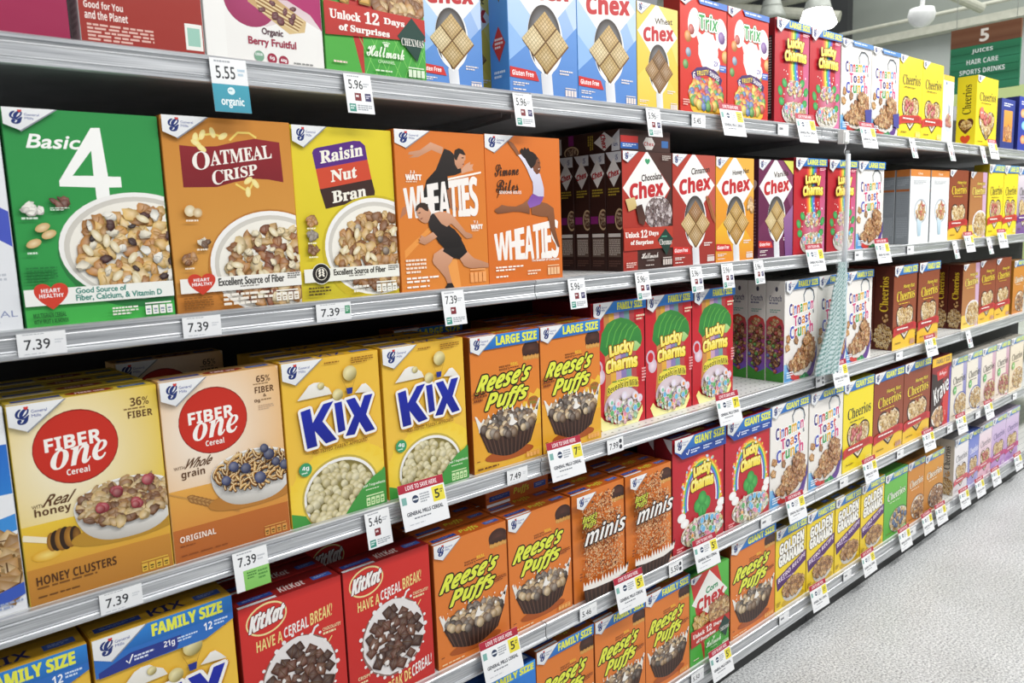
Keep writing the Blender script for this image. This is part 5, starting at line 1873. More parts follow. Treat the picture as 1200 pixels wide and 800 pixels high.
# name: W, H, D, side colour, top colour, front art, top art, side art
PRODUCTS = {
    'basic': (.196, .291, .055, '#2a8a44', '#2a8a44', art_basic, None, None),
    'oatmeal': (.204, .294, .055, '#c98032', '#c98032', art_oatmeal, None, lambda p: p.pieces(50, 50, 40, 48, 60, 12, FLAKES + ['#8a2a22'], 'flake')),
    'raisin': (.196, .292, .055, '#d8c62a', '#d8c62a', art_raisin, None, None),
    'wheaties_two': (.211, .296, .055, '#d06c1c', '#d06c1c', art_wheaties_two, None, side_nutrition('#d06c1c', '#6a3a14')),
    'wheaties_one': (.211, .298, .055, '#d06c1c', '#d06c1c', art_wheaties_one, None, None),
    'fiber_honey': (.194, .286, .058, '#dcbc3a', '#d6b83c', art_fiber_honey, top_plain('FIBER one', '#f4e6dc', oval='#8f2418', s2='#3a5a8c'), None),
    'fiber_original': (.192, .287, .058, '#dcb070', '#d8a864', art_fiber_original, top_plain('FIBER one', '#f4e6dc', oval='#8f2418'), None),
    'kix': (.190, .288, .058, '#d8a628', '#e0ae2a', art_kix, top_plain('KIX', '#1e2a80'), side_nutrition('#d8a628', '#7a5a18', '#ecc04a')),
    'kix_family': (.209, .307, .068, '#d8a628', '#c89a2a', art_kix_family, top_plain('KIX', '#16205c', badge=False), None),
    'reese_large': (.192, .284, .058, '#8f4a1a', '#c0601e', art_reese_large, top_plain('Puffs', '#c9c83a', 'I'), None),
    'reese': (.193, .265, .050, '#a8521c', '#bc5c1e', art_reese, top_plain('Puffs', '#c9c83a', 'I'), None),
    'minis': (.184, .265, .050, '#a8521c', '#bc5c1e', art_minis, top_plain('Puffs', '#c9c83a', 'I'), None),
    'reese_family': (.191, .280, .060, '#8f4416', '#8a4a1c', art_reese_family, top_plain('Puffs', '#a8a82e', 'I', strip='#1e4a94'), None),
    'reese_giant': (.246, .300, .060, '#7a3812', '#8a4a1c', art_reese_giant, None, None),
    'kitkat': (.191, .274, .060, '#8f1f1c', '#8c1e1c', art_kitkat, top_plain('KitKat', '#d8c8c4', 'I'), None),
    'lucky_large': (.193, .290, .050, '#7c1620', '#7c1620', art_lucky_large, None, lambda p: (p.rect(14, 16, 86, 96, '#2c2426'), p.fine(20, 18, 80, 94, 30, '#b8b0b0'))),
    'lucky_family': (.196, .316, .066, '#7a151e', '#80161f', art_lucky_family, None, None),
    'lucky_giant': (.236, .319, .058, '#7a1a24', '#6c161f', art_lucky_giant, top_plain('Charms', '#e8d84a', strip='#2a3a7a'), lambda p: (p.poly([(50, 0), (100, 0), (100, 12), (78, 8)], '#d4d6da'), p.text('LUCKY', (12, 18, 88, 24), '#d8c83a', 'B'), p.fine(10, 30, 90, 90, 14, '#9a4a50'))),
    'crunch': (.212, .284, .050, '#c9c4bc', '#b8b4ac', art_crunch, None, None),
    'crunch_large': (.202, .292, .050, '#c9c4bc', '#b8b4ac', art_crunch_large, None, None),
    'crunch_family': (.199, .312, .062, '#e6e2da', '#8a8680', art_crunch_family, None, side_crunch),
    'crunch_giant': (.229, .322, .070, '#cfcac2', '#8a8680', art_crunch_giant, None, None),
    'chex_choc': (.190, .281, .050, '#3c221c', '#432720', art_chex_choc, lambda p: (p.rect(20, 46, 96, 56, '#4a2a22'), p.rect(0, 12, 34, 52, '#b8302c'), p.rect(0, 52, 34, 88, '#2f68b8'), p.fine(4, 60, 30, 80, 2, '#dfe8f4'), p.poly([(44, 50), (50, 14), (62, 14), (68, 50), (62, 88), (50, 88)], '#e2dcd6'), p.text('Chex', (46, 40, 66, 66), '#b8262c', 'B'), p.rect(82, 30, 96, 72, '#3a6aa8')), side_choc),
    'chex_cinnamon': (.185, .281, .050, '#7c2820', '#7c2820', art_chex_cinnamon, None, None),
    'chex_honey': (.185, .279, .050, '#b8802a', '#b8802a', art_chex_honey, None, None),
    'chex_vanilla': (.188, .279, .050, '#48203a', '#48203a', art_chex_vanilla, None, lambda p: (p.text('\u2665', (10, 20, 90, 34), '#c9b8c4', 'N'), p.fine(14, 40, 86, 92, 16, '#8a6a80'))),
    'chex_rice': (.199, .292, .058, '#5a98d8', '#5a98d8', art_chex_rice, None, side_rice),
    'chex_rice_small': (.157, .240, .050, '#7aa6dc', '#7aa6dc', art_chex_rice, None, None),
    'chex_wheat': (.157, .240, .050, '#c9a83a', '#c9a83a', art_chex_wheat, None, None),
    'chex_corn': (.190, .262, .055, '#4c9a40', '#58a84a', art_chex_corn, lambda p: (p.ell(56, 50, 14, 34, '#d8d0c8'), p.text('Chex', (46, 36, 66, 64), '#a8262c', 'B'), p.rect(6, 30, 34, 70, '#2f7a3c'), p.rect(78, 30, 96, 70, '#3f8f4a')), None),
    'chex_green': (.206, .290, .055, '#4c9a40', '#58a84a', art_chex_green, None, None),
    'trix': (.202, .284, .050, '#a8281c', '#a8281c', art_trix, None, None),
    'grahams': (.190, .268, .060, '#b89a20', '#8a7420', art_grahams, top_plain('GOLDEN', '#4a3a10', strip='#3a5a8c'), None),
    'krave': (.202, .297, .060, '#5a141c', '#5a141c', art_krave, None, None),
    'magenta': (.195, .290, .055, '#8c1c48', '#8c1c48', art_magenta, None, None),
    'good': (.170, .290, .046, '#c9cac8', '#8c281e', art_good, None, lambda p: p.fine(16, 10, 84, 96, 26, '#a8a8a8')),
    'organic': (.197, .290, .055, '#d8d6d2', '#d8d6d2', art_organic, None, None),
    'white_narrow': (.108, .254, .050, '#c9cdd0', '#e0b83a', art_white_narrow, None, None),
    'white_back': (.180, .274, .052, '#8f959b', '#c9793a', art_white_back, None, side_white),
    'cookie_blue': (.205, .268, .066, '#1f4a94', '#1c4388', art_cookie_blue, lambda p: (p.ell(60, 50, 13, 32, '#dfe4ea'), p.ell(60, 50, 11, 26, '#3a2a24'), p.rect(4, 30, 30, 60, '#2a56a0'), p.rect(80, 30, 97, 70, '#a8b8c8')), None),
    'far_blue': (.180, .222, .060, '#20286a', '#20286a', art_far_blue, None, None),
    'far_shapes': (.200, .246, .060, '#20286a', '#20286a', art_far_shapes, None, None),
    'sliver_white': (.190, .290, .055, '#c9ccd0', '#c9ccd0', art_sliver_white, None, None),
    'sliver_wheat': (.190, .287, .058, '#b8c0cc', '#8a94a4', art_sliver_wheat, lambda p: p.fine(10, 30, 90, 70, 2, '#4a6ab0'), None),
}
_side_h = side_nutrition('#5a2418', '#e0c8a0', word='Cheerios', wc='#f0cc34', low='rings')
_dims = {'yellow_wide': (.250, .287, .075), 'honey_family': (.205, .311, .069), 'honey_giant': (.254, .315, .070), 'honey_plain': (.206, .280, .056), 'yellow_plain': (.196, .284, .060), 'yellow_large': (.194, .313, .060),
         'yellow_giant': (.228, .319, .070), 'honey_light': (.198, .277, .056), 'purple': (.194, .312, .06), 'cream_blue': (.176, .268, .06), 'cream_red': (.186, .266, .06), 'cream_tan': (.196, .266, .06),
         'green': (.204, .258, .06), 'orange': (.162, .258, .06), 'amber': (.200, .250, .06), 'white_family': (.166, .252, .06), 'blue_family': (.130, .252, .06), 'pink_family': (.166, .254, .06), 'violet_family': (.196, .256, .06)}
for k, (w, h, d) in _dims.items():
    bg = OATS[k]['bg'][0]
    side = _side_h if k in ('honey_family', 'honey_plain', 'honey_light') else None
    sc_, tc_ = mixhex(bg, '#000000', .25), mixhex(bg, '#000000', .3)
    if side:
        sc_ = '#5a2418'
    if k in ('yellow_plain', 'yellow_wide'):
        sc_ = '#e8d82a'
        side = side_nutrition('#e8d82a', '#3a3420', word='Cheerios', wc='#2c2a1c', low='heart')
    if k == 'white_family':
        sc_ = '#d8cfc0'
        side = side_nutrition(sc_, '#3a3420', word='Cheerios', wc='#2c2018', low='rings')
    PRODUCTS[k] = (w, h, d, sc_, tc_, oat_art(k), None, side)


# ------------------------------------------------------------------ building the kinds of box
INK = 0.0006
PROTO = {}
WORDS_FOR_PART = {}


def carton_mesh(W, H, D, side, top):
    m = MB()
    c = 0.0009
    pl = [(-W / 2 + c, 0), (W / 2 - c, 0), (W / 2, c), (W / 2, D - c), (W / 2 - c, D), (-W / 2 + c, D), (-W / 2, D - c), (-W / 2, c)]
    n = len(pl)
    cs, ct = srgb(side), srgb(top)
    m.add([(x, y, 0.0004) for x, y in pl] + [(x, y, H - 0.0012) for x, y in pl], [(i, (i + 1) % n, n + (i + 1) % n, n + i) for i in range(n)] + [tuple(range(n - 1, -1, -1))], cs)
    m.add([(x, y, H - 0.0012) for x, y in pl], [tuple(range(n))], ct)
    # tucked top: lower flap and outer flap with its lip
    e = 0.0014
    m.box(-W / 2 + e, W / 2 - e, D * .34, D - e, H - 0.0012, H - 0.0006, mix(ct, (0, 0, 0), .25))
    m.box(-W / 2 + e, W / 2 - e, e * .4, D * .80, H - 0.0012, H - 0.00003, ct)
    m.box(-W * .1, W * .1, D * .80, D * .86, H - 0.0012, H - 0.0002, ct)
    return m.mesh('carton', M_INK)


def proto(name):
    """the meshes of one kind of box; every box of the kind shares them"""
    if name in PROTO:
        return PROTO[name]
    W, H, D, side, top, art, tart, sart = PRODUCTS[name]
    out = {'size': (W, H, D), 'carton': carton_mesh(W, H, D, side, top), 'front': {}, 'top': {}, 'side': {}}
    w, h = W - 0.002, H - 0.001
    p = Print(w, h, lambda u, v, o: ((u / 100 - .5) * w, -o, 0.0004 + (1 - v / 100) * h), 'front_print', seed=len(name) * 7 + 3)
    art(p)
    out['front'] = {k: m.mesh(k, M_INK) for k, m in p.parts.items() if m.f}
    if tart:
        w2, d2 = W - .004, D * .78
        p = Print(w2, d2, lambda u, v, o: ((u / 100 - .5) * w2, D * .79 - v / 100 * d2, H + o), 'top_print', seed=5)
        tart(p)
        out['top'] = {k: m.mesh(k, M_INK) for k, m in p.parts.items() if m.f}
    if sart:
        d3, h3 = D - .002, H - .002
        p = Print(d3, h3, lambda u, v, o: (-W / 2 - o, .001 + (1 - u / 100) * d3, .001 + (1 - v / 100) * h3), 'side_print', seed=6)
        p.rect(0, 0, 100, 100, side)
        sart(p)
        out['side'] = {k: m.mesh(k, M_INK) for k, m in p.parts.items() if m.f}
    PROTO[name] = out
    return out


def put_box(name, x, y, z, label, group, show='fts', rot=(0, 0, 0)):
    """one cereal box; x = middle of its front, y = its front, z = its foot.  show: which printed faces can be seen"""
    P = proto(name)
    t = thing('cereal_box', label, 'cereal box', (x, y, z), group, rot)
    link('carton', P['carton'], t)
    for f, key in (('f', 'front'), ('t', 'top'), ('s', 'side')):
        if f not in show or not P[key]:
            continue
        names = list(P[key])
        base = link(names[0], P[key][names[0]], t)
        for nme in names[1:]:
            link(nme, P[key][nme], base)
    return t


ROW_Z = {1: 1.6161, 2: 1.2346, 3: 0.8483, 4: 0.4657, 5: 0.1160}
ROW_SAY = {1: 'top shelf', 2: 'second shelf', 3: 'middle shelf', 4: 'fourth shelf', 5: 'bottom shelf'}
ORD = ['first', 'second', 'third', 'fourth', 'fifth']

# (kind, left edge of the front, depth behind the shelf edge, boxes in line behind, what it is, where it is)
ROWS = {
    1: [
        ('magenta', .103, .004, 0, 'magenta cereal box with a pale round badge', 'beside the brick-red box on the top shelf'),
        ('good', .3105, .004, 0, 'brick-red cereal box with white paragraph', 'showing its grey side on the top shelf'),
        ('organic', .4825, .004, 0, 'white and magenta organic cereal box', 'with a berry-filled biscuit on the top shelf'),
        ('chex_green', .6825, .004, 0, 'green and red holiday cereal box', 'with a dark diamond ornament on the top shelf'),
        ('chex_rice_small', .8905, .031, 0, 'small pale blue cereal box beside the holiday box', 'on the top shelf'),
        ('chex_wheat', 1.000, .124, 0, 'yellow cereal box deep between two pale blue boxes', 'on the top shelf'),
        ('chex_rice', 1.0935, .004, 0, 'pale blue cereal box showing its side', 'with a woven square on a spoon, top shelf'),
        ('chex_rice', 1.2935, .004, 0, 'pale blue cereal box beside the short yellow box', 'woven square on a spoon, top shelf'),
        ('chex_wheat', 1.494, .004, 0, 'short yellow cereal box with brown woven square', 'beside bright red boxes, top shelf'),
        ('trix', 1.659, .004, 0, 'bright red fruit cereal box beside short yellow box', 'with milk splash, top shelf'),
        ('trix', 1.864, .004, 0, 'bright red fruit cereal box before the rainbow boxes', 'with milk splash, top shelf'),
        ('lucky_large', 2.099, .004, 0, 'red rainbow cereal box with dark nutrition side', 'on the top shelf'),
        ('lucky_large', 2.296, .004, 0, 'red rainbow cereal box beside white cinnamon box', 'on the top shelf'),
        ('crunch', 2.495, .004, 0, 'white cinnamon box beside red rainbow box', 'with multicoloured letters on the top shelf'),
        ('crunch', 2.7095, .004, 0, 'white cinnamon box beside yellow heart box', 'with multicoloured letters on the top shelf'),
        ('yellow_plain', 2.926, .004, 0, 'yellow heart cereal box beside white cinnamon box', 'on the top shelf'),
        ('yellow_plain', 3.1235, .004, 0, 'yellow heart cereal box beside narrow white box', 'on the top shelf'),
        ('white_narrow', 3.3215, .004, 0, 'narrow white cereal box with yellow lid edge', 'on the top shelf'),
        ('yellow_plain', 3.405, .075, 0, 'yellow cereal box peeping behind narrow white box', 'on the top shelf'),
        ('yellow_wide', 3.676, .004, 0, 'wide yellow cereal box with upright name on side', 'on the top shelf'),
        ('far_blue', 4.0, .01, 0, 'dark blue cereal box with orange picture panel', 'near the end of the top shelf'),
        ('far_shapes', 4.215, .004, 0, 'dark blue cereal box with bright round shapes', 'last in view on the top shelf'),
    ],
    2: [
        ('sliver_white', .011, .004, 0, 'white cereal box with a blue stripe', 'cut by the picture edge beside the green box'),
        ('basic', .2045, .004, 0, 'green cereal box with big white numeral four', 'with fruit and flakes, second shelf'),
        ('oatmeal', .403, .002, 0, 'orange oat cereal box with wavy maroon ribbon', 'and an almond bowl on the second shelf'),
        ('raisin', .6085, .006, 0, 'yellow nut cereal box with purple-red-brown name panel', 'on the second shelf'),
        ('wheaties_two', .8065, .002, 0, 'orange flake box printed with two running men', 'on the second shelf'),
        ('wheaties_one', 1.0195, .004, 0, 'orange flake box printed with a leaping gymnast', 'on the second shelf'),
        ('chex_choc', 1.433, .004, 4, 'brown and red chocolate cereal box', 'heading the deep dark column on the second shelf'),
        ('chex_cinnamon', 1.625, .004, 0, 'brick-red cinnamon box with woven square on spoon', 'on the second shelf'),
        ('chex_honey', 1.812, .004, 0, 'amber honey-nut box with woven square on spoon', 'on the second shelf'),
        ('chex_vanilla', 2.0215, .004, 1, 'plum vanilla box with woven square on spoon', 'on the second shelf'),
        ('lucky_large', 2.2145, .004, 0, 'red rainbow cereal box beside plum vanilla box', 'on the second shelf'),
        ('lucky_large', 2.422, .004, 0, 'red rainbow cereal box behind hanging striped bundle', 'on the second shelf'),
        ('crunch_large', 2.624, .004, 0, 'white cinnamon box before the dark gap', 'with multicoloured letters on the second shelf'),
        ('white_back', 3.049, .004, 1, 'white orange-topped box with long grey side', 'at the dark gap on the second shelf'),
        ('white_back', 3.241, .004, 0, 'white orange-topped box beside brown oat box', 'on the second shelf'),
        ('honey_plain', 3.4215, .004, 0, 'brown and yellow oat box beside white box', 'with a red ribbon on the second shelf'),
        ('honey_light', 3.648, .004, 0, 'pale brown oat box with mauve edge', 'beside the tall yellow boxes on the second shelf'),
        ('yellow_large', 3.864, .004, 0, 'tall yellow oat box beside pale brown box', 'on the second shelf'),
        ('yellow_large', 4.062, .004, 0, 'tall yellow oat box beside purple box', 'on the second shelf'),
        ('purple', 4.258, .004, 0, 'white and purple oat cereal box', 'last in view on the second shelf'),
    ],
    3: [
        ('sliver_wheat', -.025, .004, 2, 'white and blue wheat cereal box', 'cut by the picture edge on the middle shelf'),
        ('fiber_honey', .1675, .004, 3, 'yellow fiber box with red oval and raspberries', 'and a honey dipper on the middle shelf'),
        ('fiber_original', .3635, .004, 0, 'tan fiber box with red oval and blueberries', 'and a wheat ear on the middle shelf'),
        ('kix', .5585, .004, 2, 'yellow corn-puff box beside the tan fiber box', 'with big blue letters on the middle shelf'),
        ('kix', .7545, .004, 2, 'yellow corn-puff box beside orange peanut-butter box', 'with big blue letters on the middle shelf'),
        ('reese_large', .959, .004, 1, 'large orange puffs box beside yellow corn-puff box', 'on the middle shelf'),
        ('reese_large', 1.1535, .004, 3, 'large orange puffs box beside red marshmallow boxes', 'on the middle shelf'),
        ('lucky_family', 1.352, .036, 2, 'red marshmallow box partly behind large orange box', 'with green hill picture on the middle shelf'),
        ('lucky_family', 1.551, .036, 2, 'red marshmallow box second along its trio', 'with green hill picture on the middle shelf'),
        ('lucky_family', 1.750, .036, 2, 'red marshmallow box beside the empty shelf space', 'with green hill picture on the middle shelf'),
        ('crunch_family', 2.172, .004, 2, 'white cinnamon box with long food-patterned side', 'at the empty space on the middle shelf'),
        ('crunch_family', 2.373, .004, 1, 'white cinnamon box half hidden by striped bundle', 'on the middle shelf'),
        ('crunch_family', 2.578, .012, 1, 'white cinnamon box beside dark brown oat box', 'with multicoloured letters on the middle shelf'),
        ('honey_family', 2.936, .004, 2, 'brown honey oat box showing its dark side', 'with upright yellow name on the middle shelf'),
        ('honey_family', 3.157, .004, 2, 'brown honey oat box beside its dark-sided twin', 'at the shelf gap, middle shelf'),
        ('honey_light', 3.644, .014, 1, 'faded brown oat box past the shelf gap', 'on the middle shelf'),
        ('honey_plain', 3.844, .014, 0, 'brown oat box second past the shelf gap', 'on the middle shelf'),
        ('honey_plain', 4.052, .014, 0, 'brown oat box third past the shelf gap', 'on the middle shelf'),
        ('orange', 4.30, .014, 0, 'orange oat box last on the middle shelf', 'cut by the picture edge'),
    ],
    4: [
        ('kix_family', .021, .004, 2, 'big yellow corn-puff box cut by the picture edge', 'with blue banner, fourth shelf'),
        ('kix_family', .235, .004, 3, 'big yellow corn-puff box beside red chocolate boxes', 'with blue banner, fourth shelf'),
        ('kitkat', .452, .004, 3, 'red chocolate cereal box beside big yellow box', 'on the fourth shelf'),
        ('kitkat', .646, .004, 0, 'red chocolate cereal box beside orange puffs box', 'on the fourth shelf'),
        ('reese', .8455, .004, 3, 'orange puffs box beside red chocolate box', 'on the fourth shelf'),
        ('reese', 1.041, .004, 3, 'orange puffs box beside the first minis box', 'on the fourth shelf'),
        ('minis', 1.2385, .004, 3, 'orange minis box beside the puffs box', 'covered in tiny cereal on the fourth shelf'),
        ('minis', 1.427, .004, 3, 'orange minis box beside red rainbow-arch box', 'covered in tiny cereal on the fourth shelf'),
        ('lucky_giant', 1.6165, .004, 1, 'giant red rainbow-arch box beside minis box', 'on the fourth shelf'),
        ('lucky_giant', 1.858, .004, 1, 'giant red rainbow-arch box beside white cinnamon box', 'on the fourth shelf'),
        ('crunch_giant', 2.098, .004, 1, 'giant white cinnamon box beside red arch box', 'on the fourth shelf'),
        ('crunch_giant', 2.334, .004, 1, 'giant white cinnamon box beside giant yellow box', 'on the fourth shelf'),
        ('yellow_giant', 2.567, .004, 1, 'giant yellow heart oat box', 'with a blue banner on the fourth shelf'),
        ('honey_giant', 2.799, .004, 1, 'giant brown oat box beside giant yellow box', 'on the fourth shelf'),
        ('honey_giant', 3.0565, .004, 1, 'giant brown oat box beside dark red box', 'on the fourth shelf'),
        ('krave', 3.326, .004, 0, 'dark red and black box with yellow banner', 'on the fourth shelf'),
        ('cream_blue', 3.533, .004, 0, 'cream oat box beside dark red box', 'with a blue bowl on the fourth shelf'),
        ('cream_blue', 3.712, .004, 0, 'cream oat box second after dark red box', 'with a blue bowl on the fourth shelf'),
        ('cream_red', 3.891, .004, 0, 'cream and pink oat box third after dark red', 'on the fourth shelf'),
        ('cream_red', 4.080, .004, 0, 'cream and pink oat box fourth after dark red', 'on the fourth shelf'),
        ('cream_tan', 4.281, .004, 0, 'cream and tan oat box', 'last in view on the fourth shelf'),
    ],
    5: [
        ('cookie_blue', .905, .004, 2, 'bright blue family cereal box', 'under a sale card on the bottom shelf'),
        ('reese_family', 1.113, .006, 2, 'orange family box beside the bright blue box', 'on the bottom shelf'),
        ('reese_family', 1.3055, .004, 2, 'orange family box second along its trio', 'on the bottom shelf'),
        ('reese_family', 1.4975, .004, 2, 'orange family box beside green holiday box', 'on the bottom shelf'),
        ('chex_corn', 1.6905, .004, 1, 'green and red corn box with white diamond', 'on the bottom shelf'),
        ('reese_giant', 1.888, .004, 1, 'giant orange puffs box with dark side', 'beside yellow boxes on the bottom shelf'),
        ('grahams', 2.137, .004, 2, 'yellow graham box beside giant orange box', 'with purple band, bottom shelf'),
        ('grahams', 2.331, .004, 2, 'yellow graham box second of the four', 'with purple band, bottom shelf'),
        ('grahams', 2.526, .004, 2, 'yellow graham box third of the four', 'with purple band, bottom shelf'),
        ('grahams', 2.721, .004, 2, 'yellow graham box beside lime green oat box', 'with purple band, bottom shelf'),
        ('green', 2.915, .004, 1, 'lime green oat cereal box', 'with a blue banner on the bottom shelf'),
        ('orange', 3.1245, .004, 1, 'orange oat box beside lime green box', 'on the bottom shelf'),
        ('amber', 3.2885, .004, 1, 'amber oat box with black bowl', 'on the bottom shelf'),
        ('white_family', 3.609, .004, 1, 'white oat box with upright name on its side', 'on the bottom shelf'),
        ('blue_family', 3.777, .004, 1, 'lavender-blue oat cereal box', 'on the bottom shelf'),
        ('pink_family', 3.909, .004, 1, 'pale pink oat box beside lavender-blue box', 'on the bottom shelf'),
        ('violet_family', 4.077, .004, 1, 'violet oat box beside pale pink box', 'on the bottom shelf'),
        ('violet_family', 4.275, .004, 1, 'violet oat box last on the bottom shelf', 'cut by the picture edge'),
    ],
}
GROUP_SAY = {'chex': 'woven-square cereal boxes', 'lucky': 'red marshmallow cereal boxes', 'crunch': 'white cinnamon cereal boxes', 'reese': 'orange puffs cereal boxes', 'minis': 'orange minis cereal boxes',
             'kix': 'yellow corn-puff boxes', 'kitkat': 'red chocolate cereal boxes', 'fiber': 'fiber cereal boxes', 'grahams': 'yellow graham cereal boxes', 'trix': 'bright red fruit cereal boxes',
             'honey': 'brown oat cereal boxes', 'yellow': 'yellow oat cereal boxes', 'cream': 'cream oat cereal boxes', 'white': 'white cereal boxes', 'violet': 'violet oat cereal boxes'}
FRONTS = {r: [] for r in ROWS}
for r, items in ROWS.items():
    z = ROW_Z[r]
    for k, xl, y, behind, what, where in items:
        W, H, D = PRODUCTS[k][:3]
        x = xl + W / 2
        g = '%s on the %s' % (GROUP_SAY.get(k.split('_')[0], 'cereal boxes'), ROW_SAY[r])
        put_box(k, x, y, z, '%s, %s' % (what, where), g)
        FRONTS[r].append((x, what))
        for j in range(behind):
            show = 'ts' if PRODUCTS[k][7] else 't'
            dx = [-.0006, .0006, -.0004, .0005][j] if j else .0004
            put_box(k, x + dx, y + (D + .0022) * (j + 1), z, 'cereal box %s in line behind the %s' % (ORD[j], what), g, show)

# boxes standing loose deeper in, or lying on others
put_box('chex_choc', 1.433 + .0965, .290, ROW_Z[2] + .2815, 'chocolate cereal box lying flat on the dark column of the second shelf', 'woven-square cereal boxes on the second shelf', 'fts', (PI / 2, 0, 0))
put_box('fiber_original', .468, .262, ROW_Z[3], 'tan fiber box standing alone deep behind the other tan box, middle shelf', 'fiber cereal boxes on the middle shelf', 'ft')
put_box('reese_large', 1.03, .24, ROW_Z[3], 'large orange puffs box standing deep behind the corn-puff boxes, middle shelf', 'orange puffs cereal boxes on the middle shelf', 'ft')
put_box('kitkat', .742, .15, ROW_Z[4], 'red chocolate box standing in shadow deep behind its own kind, fourth shelf', 'red chocolate cereal boxes on the fourth shelf', 'ft')
put_box('reese', 1.148, .35, ROW_Z[4] + .2655, 'orange puffs box lying flat on top of the standing puffs boxes', 'orange puffs cereal boxes on the fourth shelf', 'fts', (PI / 2, 0, 0))

# ------------------------------------------------------------------ shelves
BAYS = [(-1.305, -.088), (-.088, 1.131), (1.131, 2.350), (2.350, 3.569), (3.569, 4.788), (4.788, 6.007)]
BAY_SAY = ['of the bay before the picture', 'of the bay holding the green numeral box', 'of the bay holding the chocolate column', 'of the bay behind the hanging striped bundle', 'of the bay near the end', 'of the bay running past the picture edge']
DEPTH = .455
RAIL = [(-.003, .0015), (-.012, .0015), (-.0145, -.0005), (-.0145, -.005), (-.0115, -.0065), (-.0105, -.0085), (-.0115, -.0105), (-.0105, -.0125), (-.0105, -.026), (-.0115, -.028),
        (-.0105, -.030), (-.012, -.032), (-.0145, -.0335), (-.0145, -.0375), (-.012, -.039), (-.003, -.039)]


def mesh_box(name, mat, *b):
    m = MB()
    m.box(*b)
    return m.mesh(name, mat)


for bi, (a, b) in enumerate(BAYS):
    if bi == 0:
        continue
    g = 0.0011
    for r, z in ROW_Z.items():
        t = thing('shelf', 'white steel %s %s' % ({1: 'top shelf', 2: 'second shelf', 3: 'middle shelf', 4: 'fourth shelf', 5: 'bottom shelf'}[r], BAY_SAY[bi]), 'shelf', ((a + b) / 2, 0, z), 'aluminium-edged shelves of the cereal aisle')
        w = (b - a) / 2 - g
        link('deck', mesh_box('deck', M_DECK, -w, w, -.003, DEPTH, -.006, 0), t)
        m = MB()
        m.extrude_x(RAIL, -w, w)
        rail = link('price_rail', m.mesh('price_rail', M_RAIL), t)
        m = MB()
        m.box(-w + .001, w - .001, .0, DEPTH, -.03, -.0065)
        link('underside', m.mesh('underside', M_STEEL), t)
        if r == 5:
            m = MB()
            m.extrude_x([(-.003, -.0395), (-.0115, -.0395), (-.0125, -.045), (-.0105, -.064), (-.003, -.064)], -w, w)
            link('base_trim', m.mesh('base_trim', M_RAIL), t)
            link('kick_plate', mesh_box('kick_plate', M_KICK, -w, w, .012, DEPTH, -z, -.0305), t)
        if r < 5:
            for sx in (-w + .012, w - .014):
                m = MB()
                m.extrude_x([(.06, -.031), (DEPTH, -.031), (DEPTH, -.062), (DEPTH - .05, -.058), (.06, -.040)], sx, sx + .002)
                link('bracket', m.mesh('bracket', M_STEEL), t)
    t = thing('shelving_unit', 'black-backed steel shelving unit %s' % BAY_SAY[bi], 'shelving', ((a + b) / 2, DEPTH, 0), 'shelving units of the cereal aisle')
    w = (b - a) / 2 - g
    link('back_panel', mesh_box('back_panel', M_BACK, -w, w, .004, .02, .10, 1.84), t)
    for sx in (-w, w - .03):
        link('upright', mesh_box('upright', M_STEEL, sx, sx + .03, .02, .06, 0, 1.92), t)

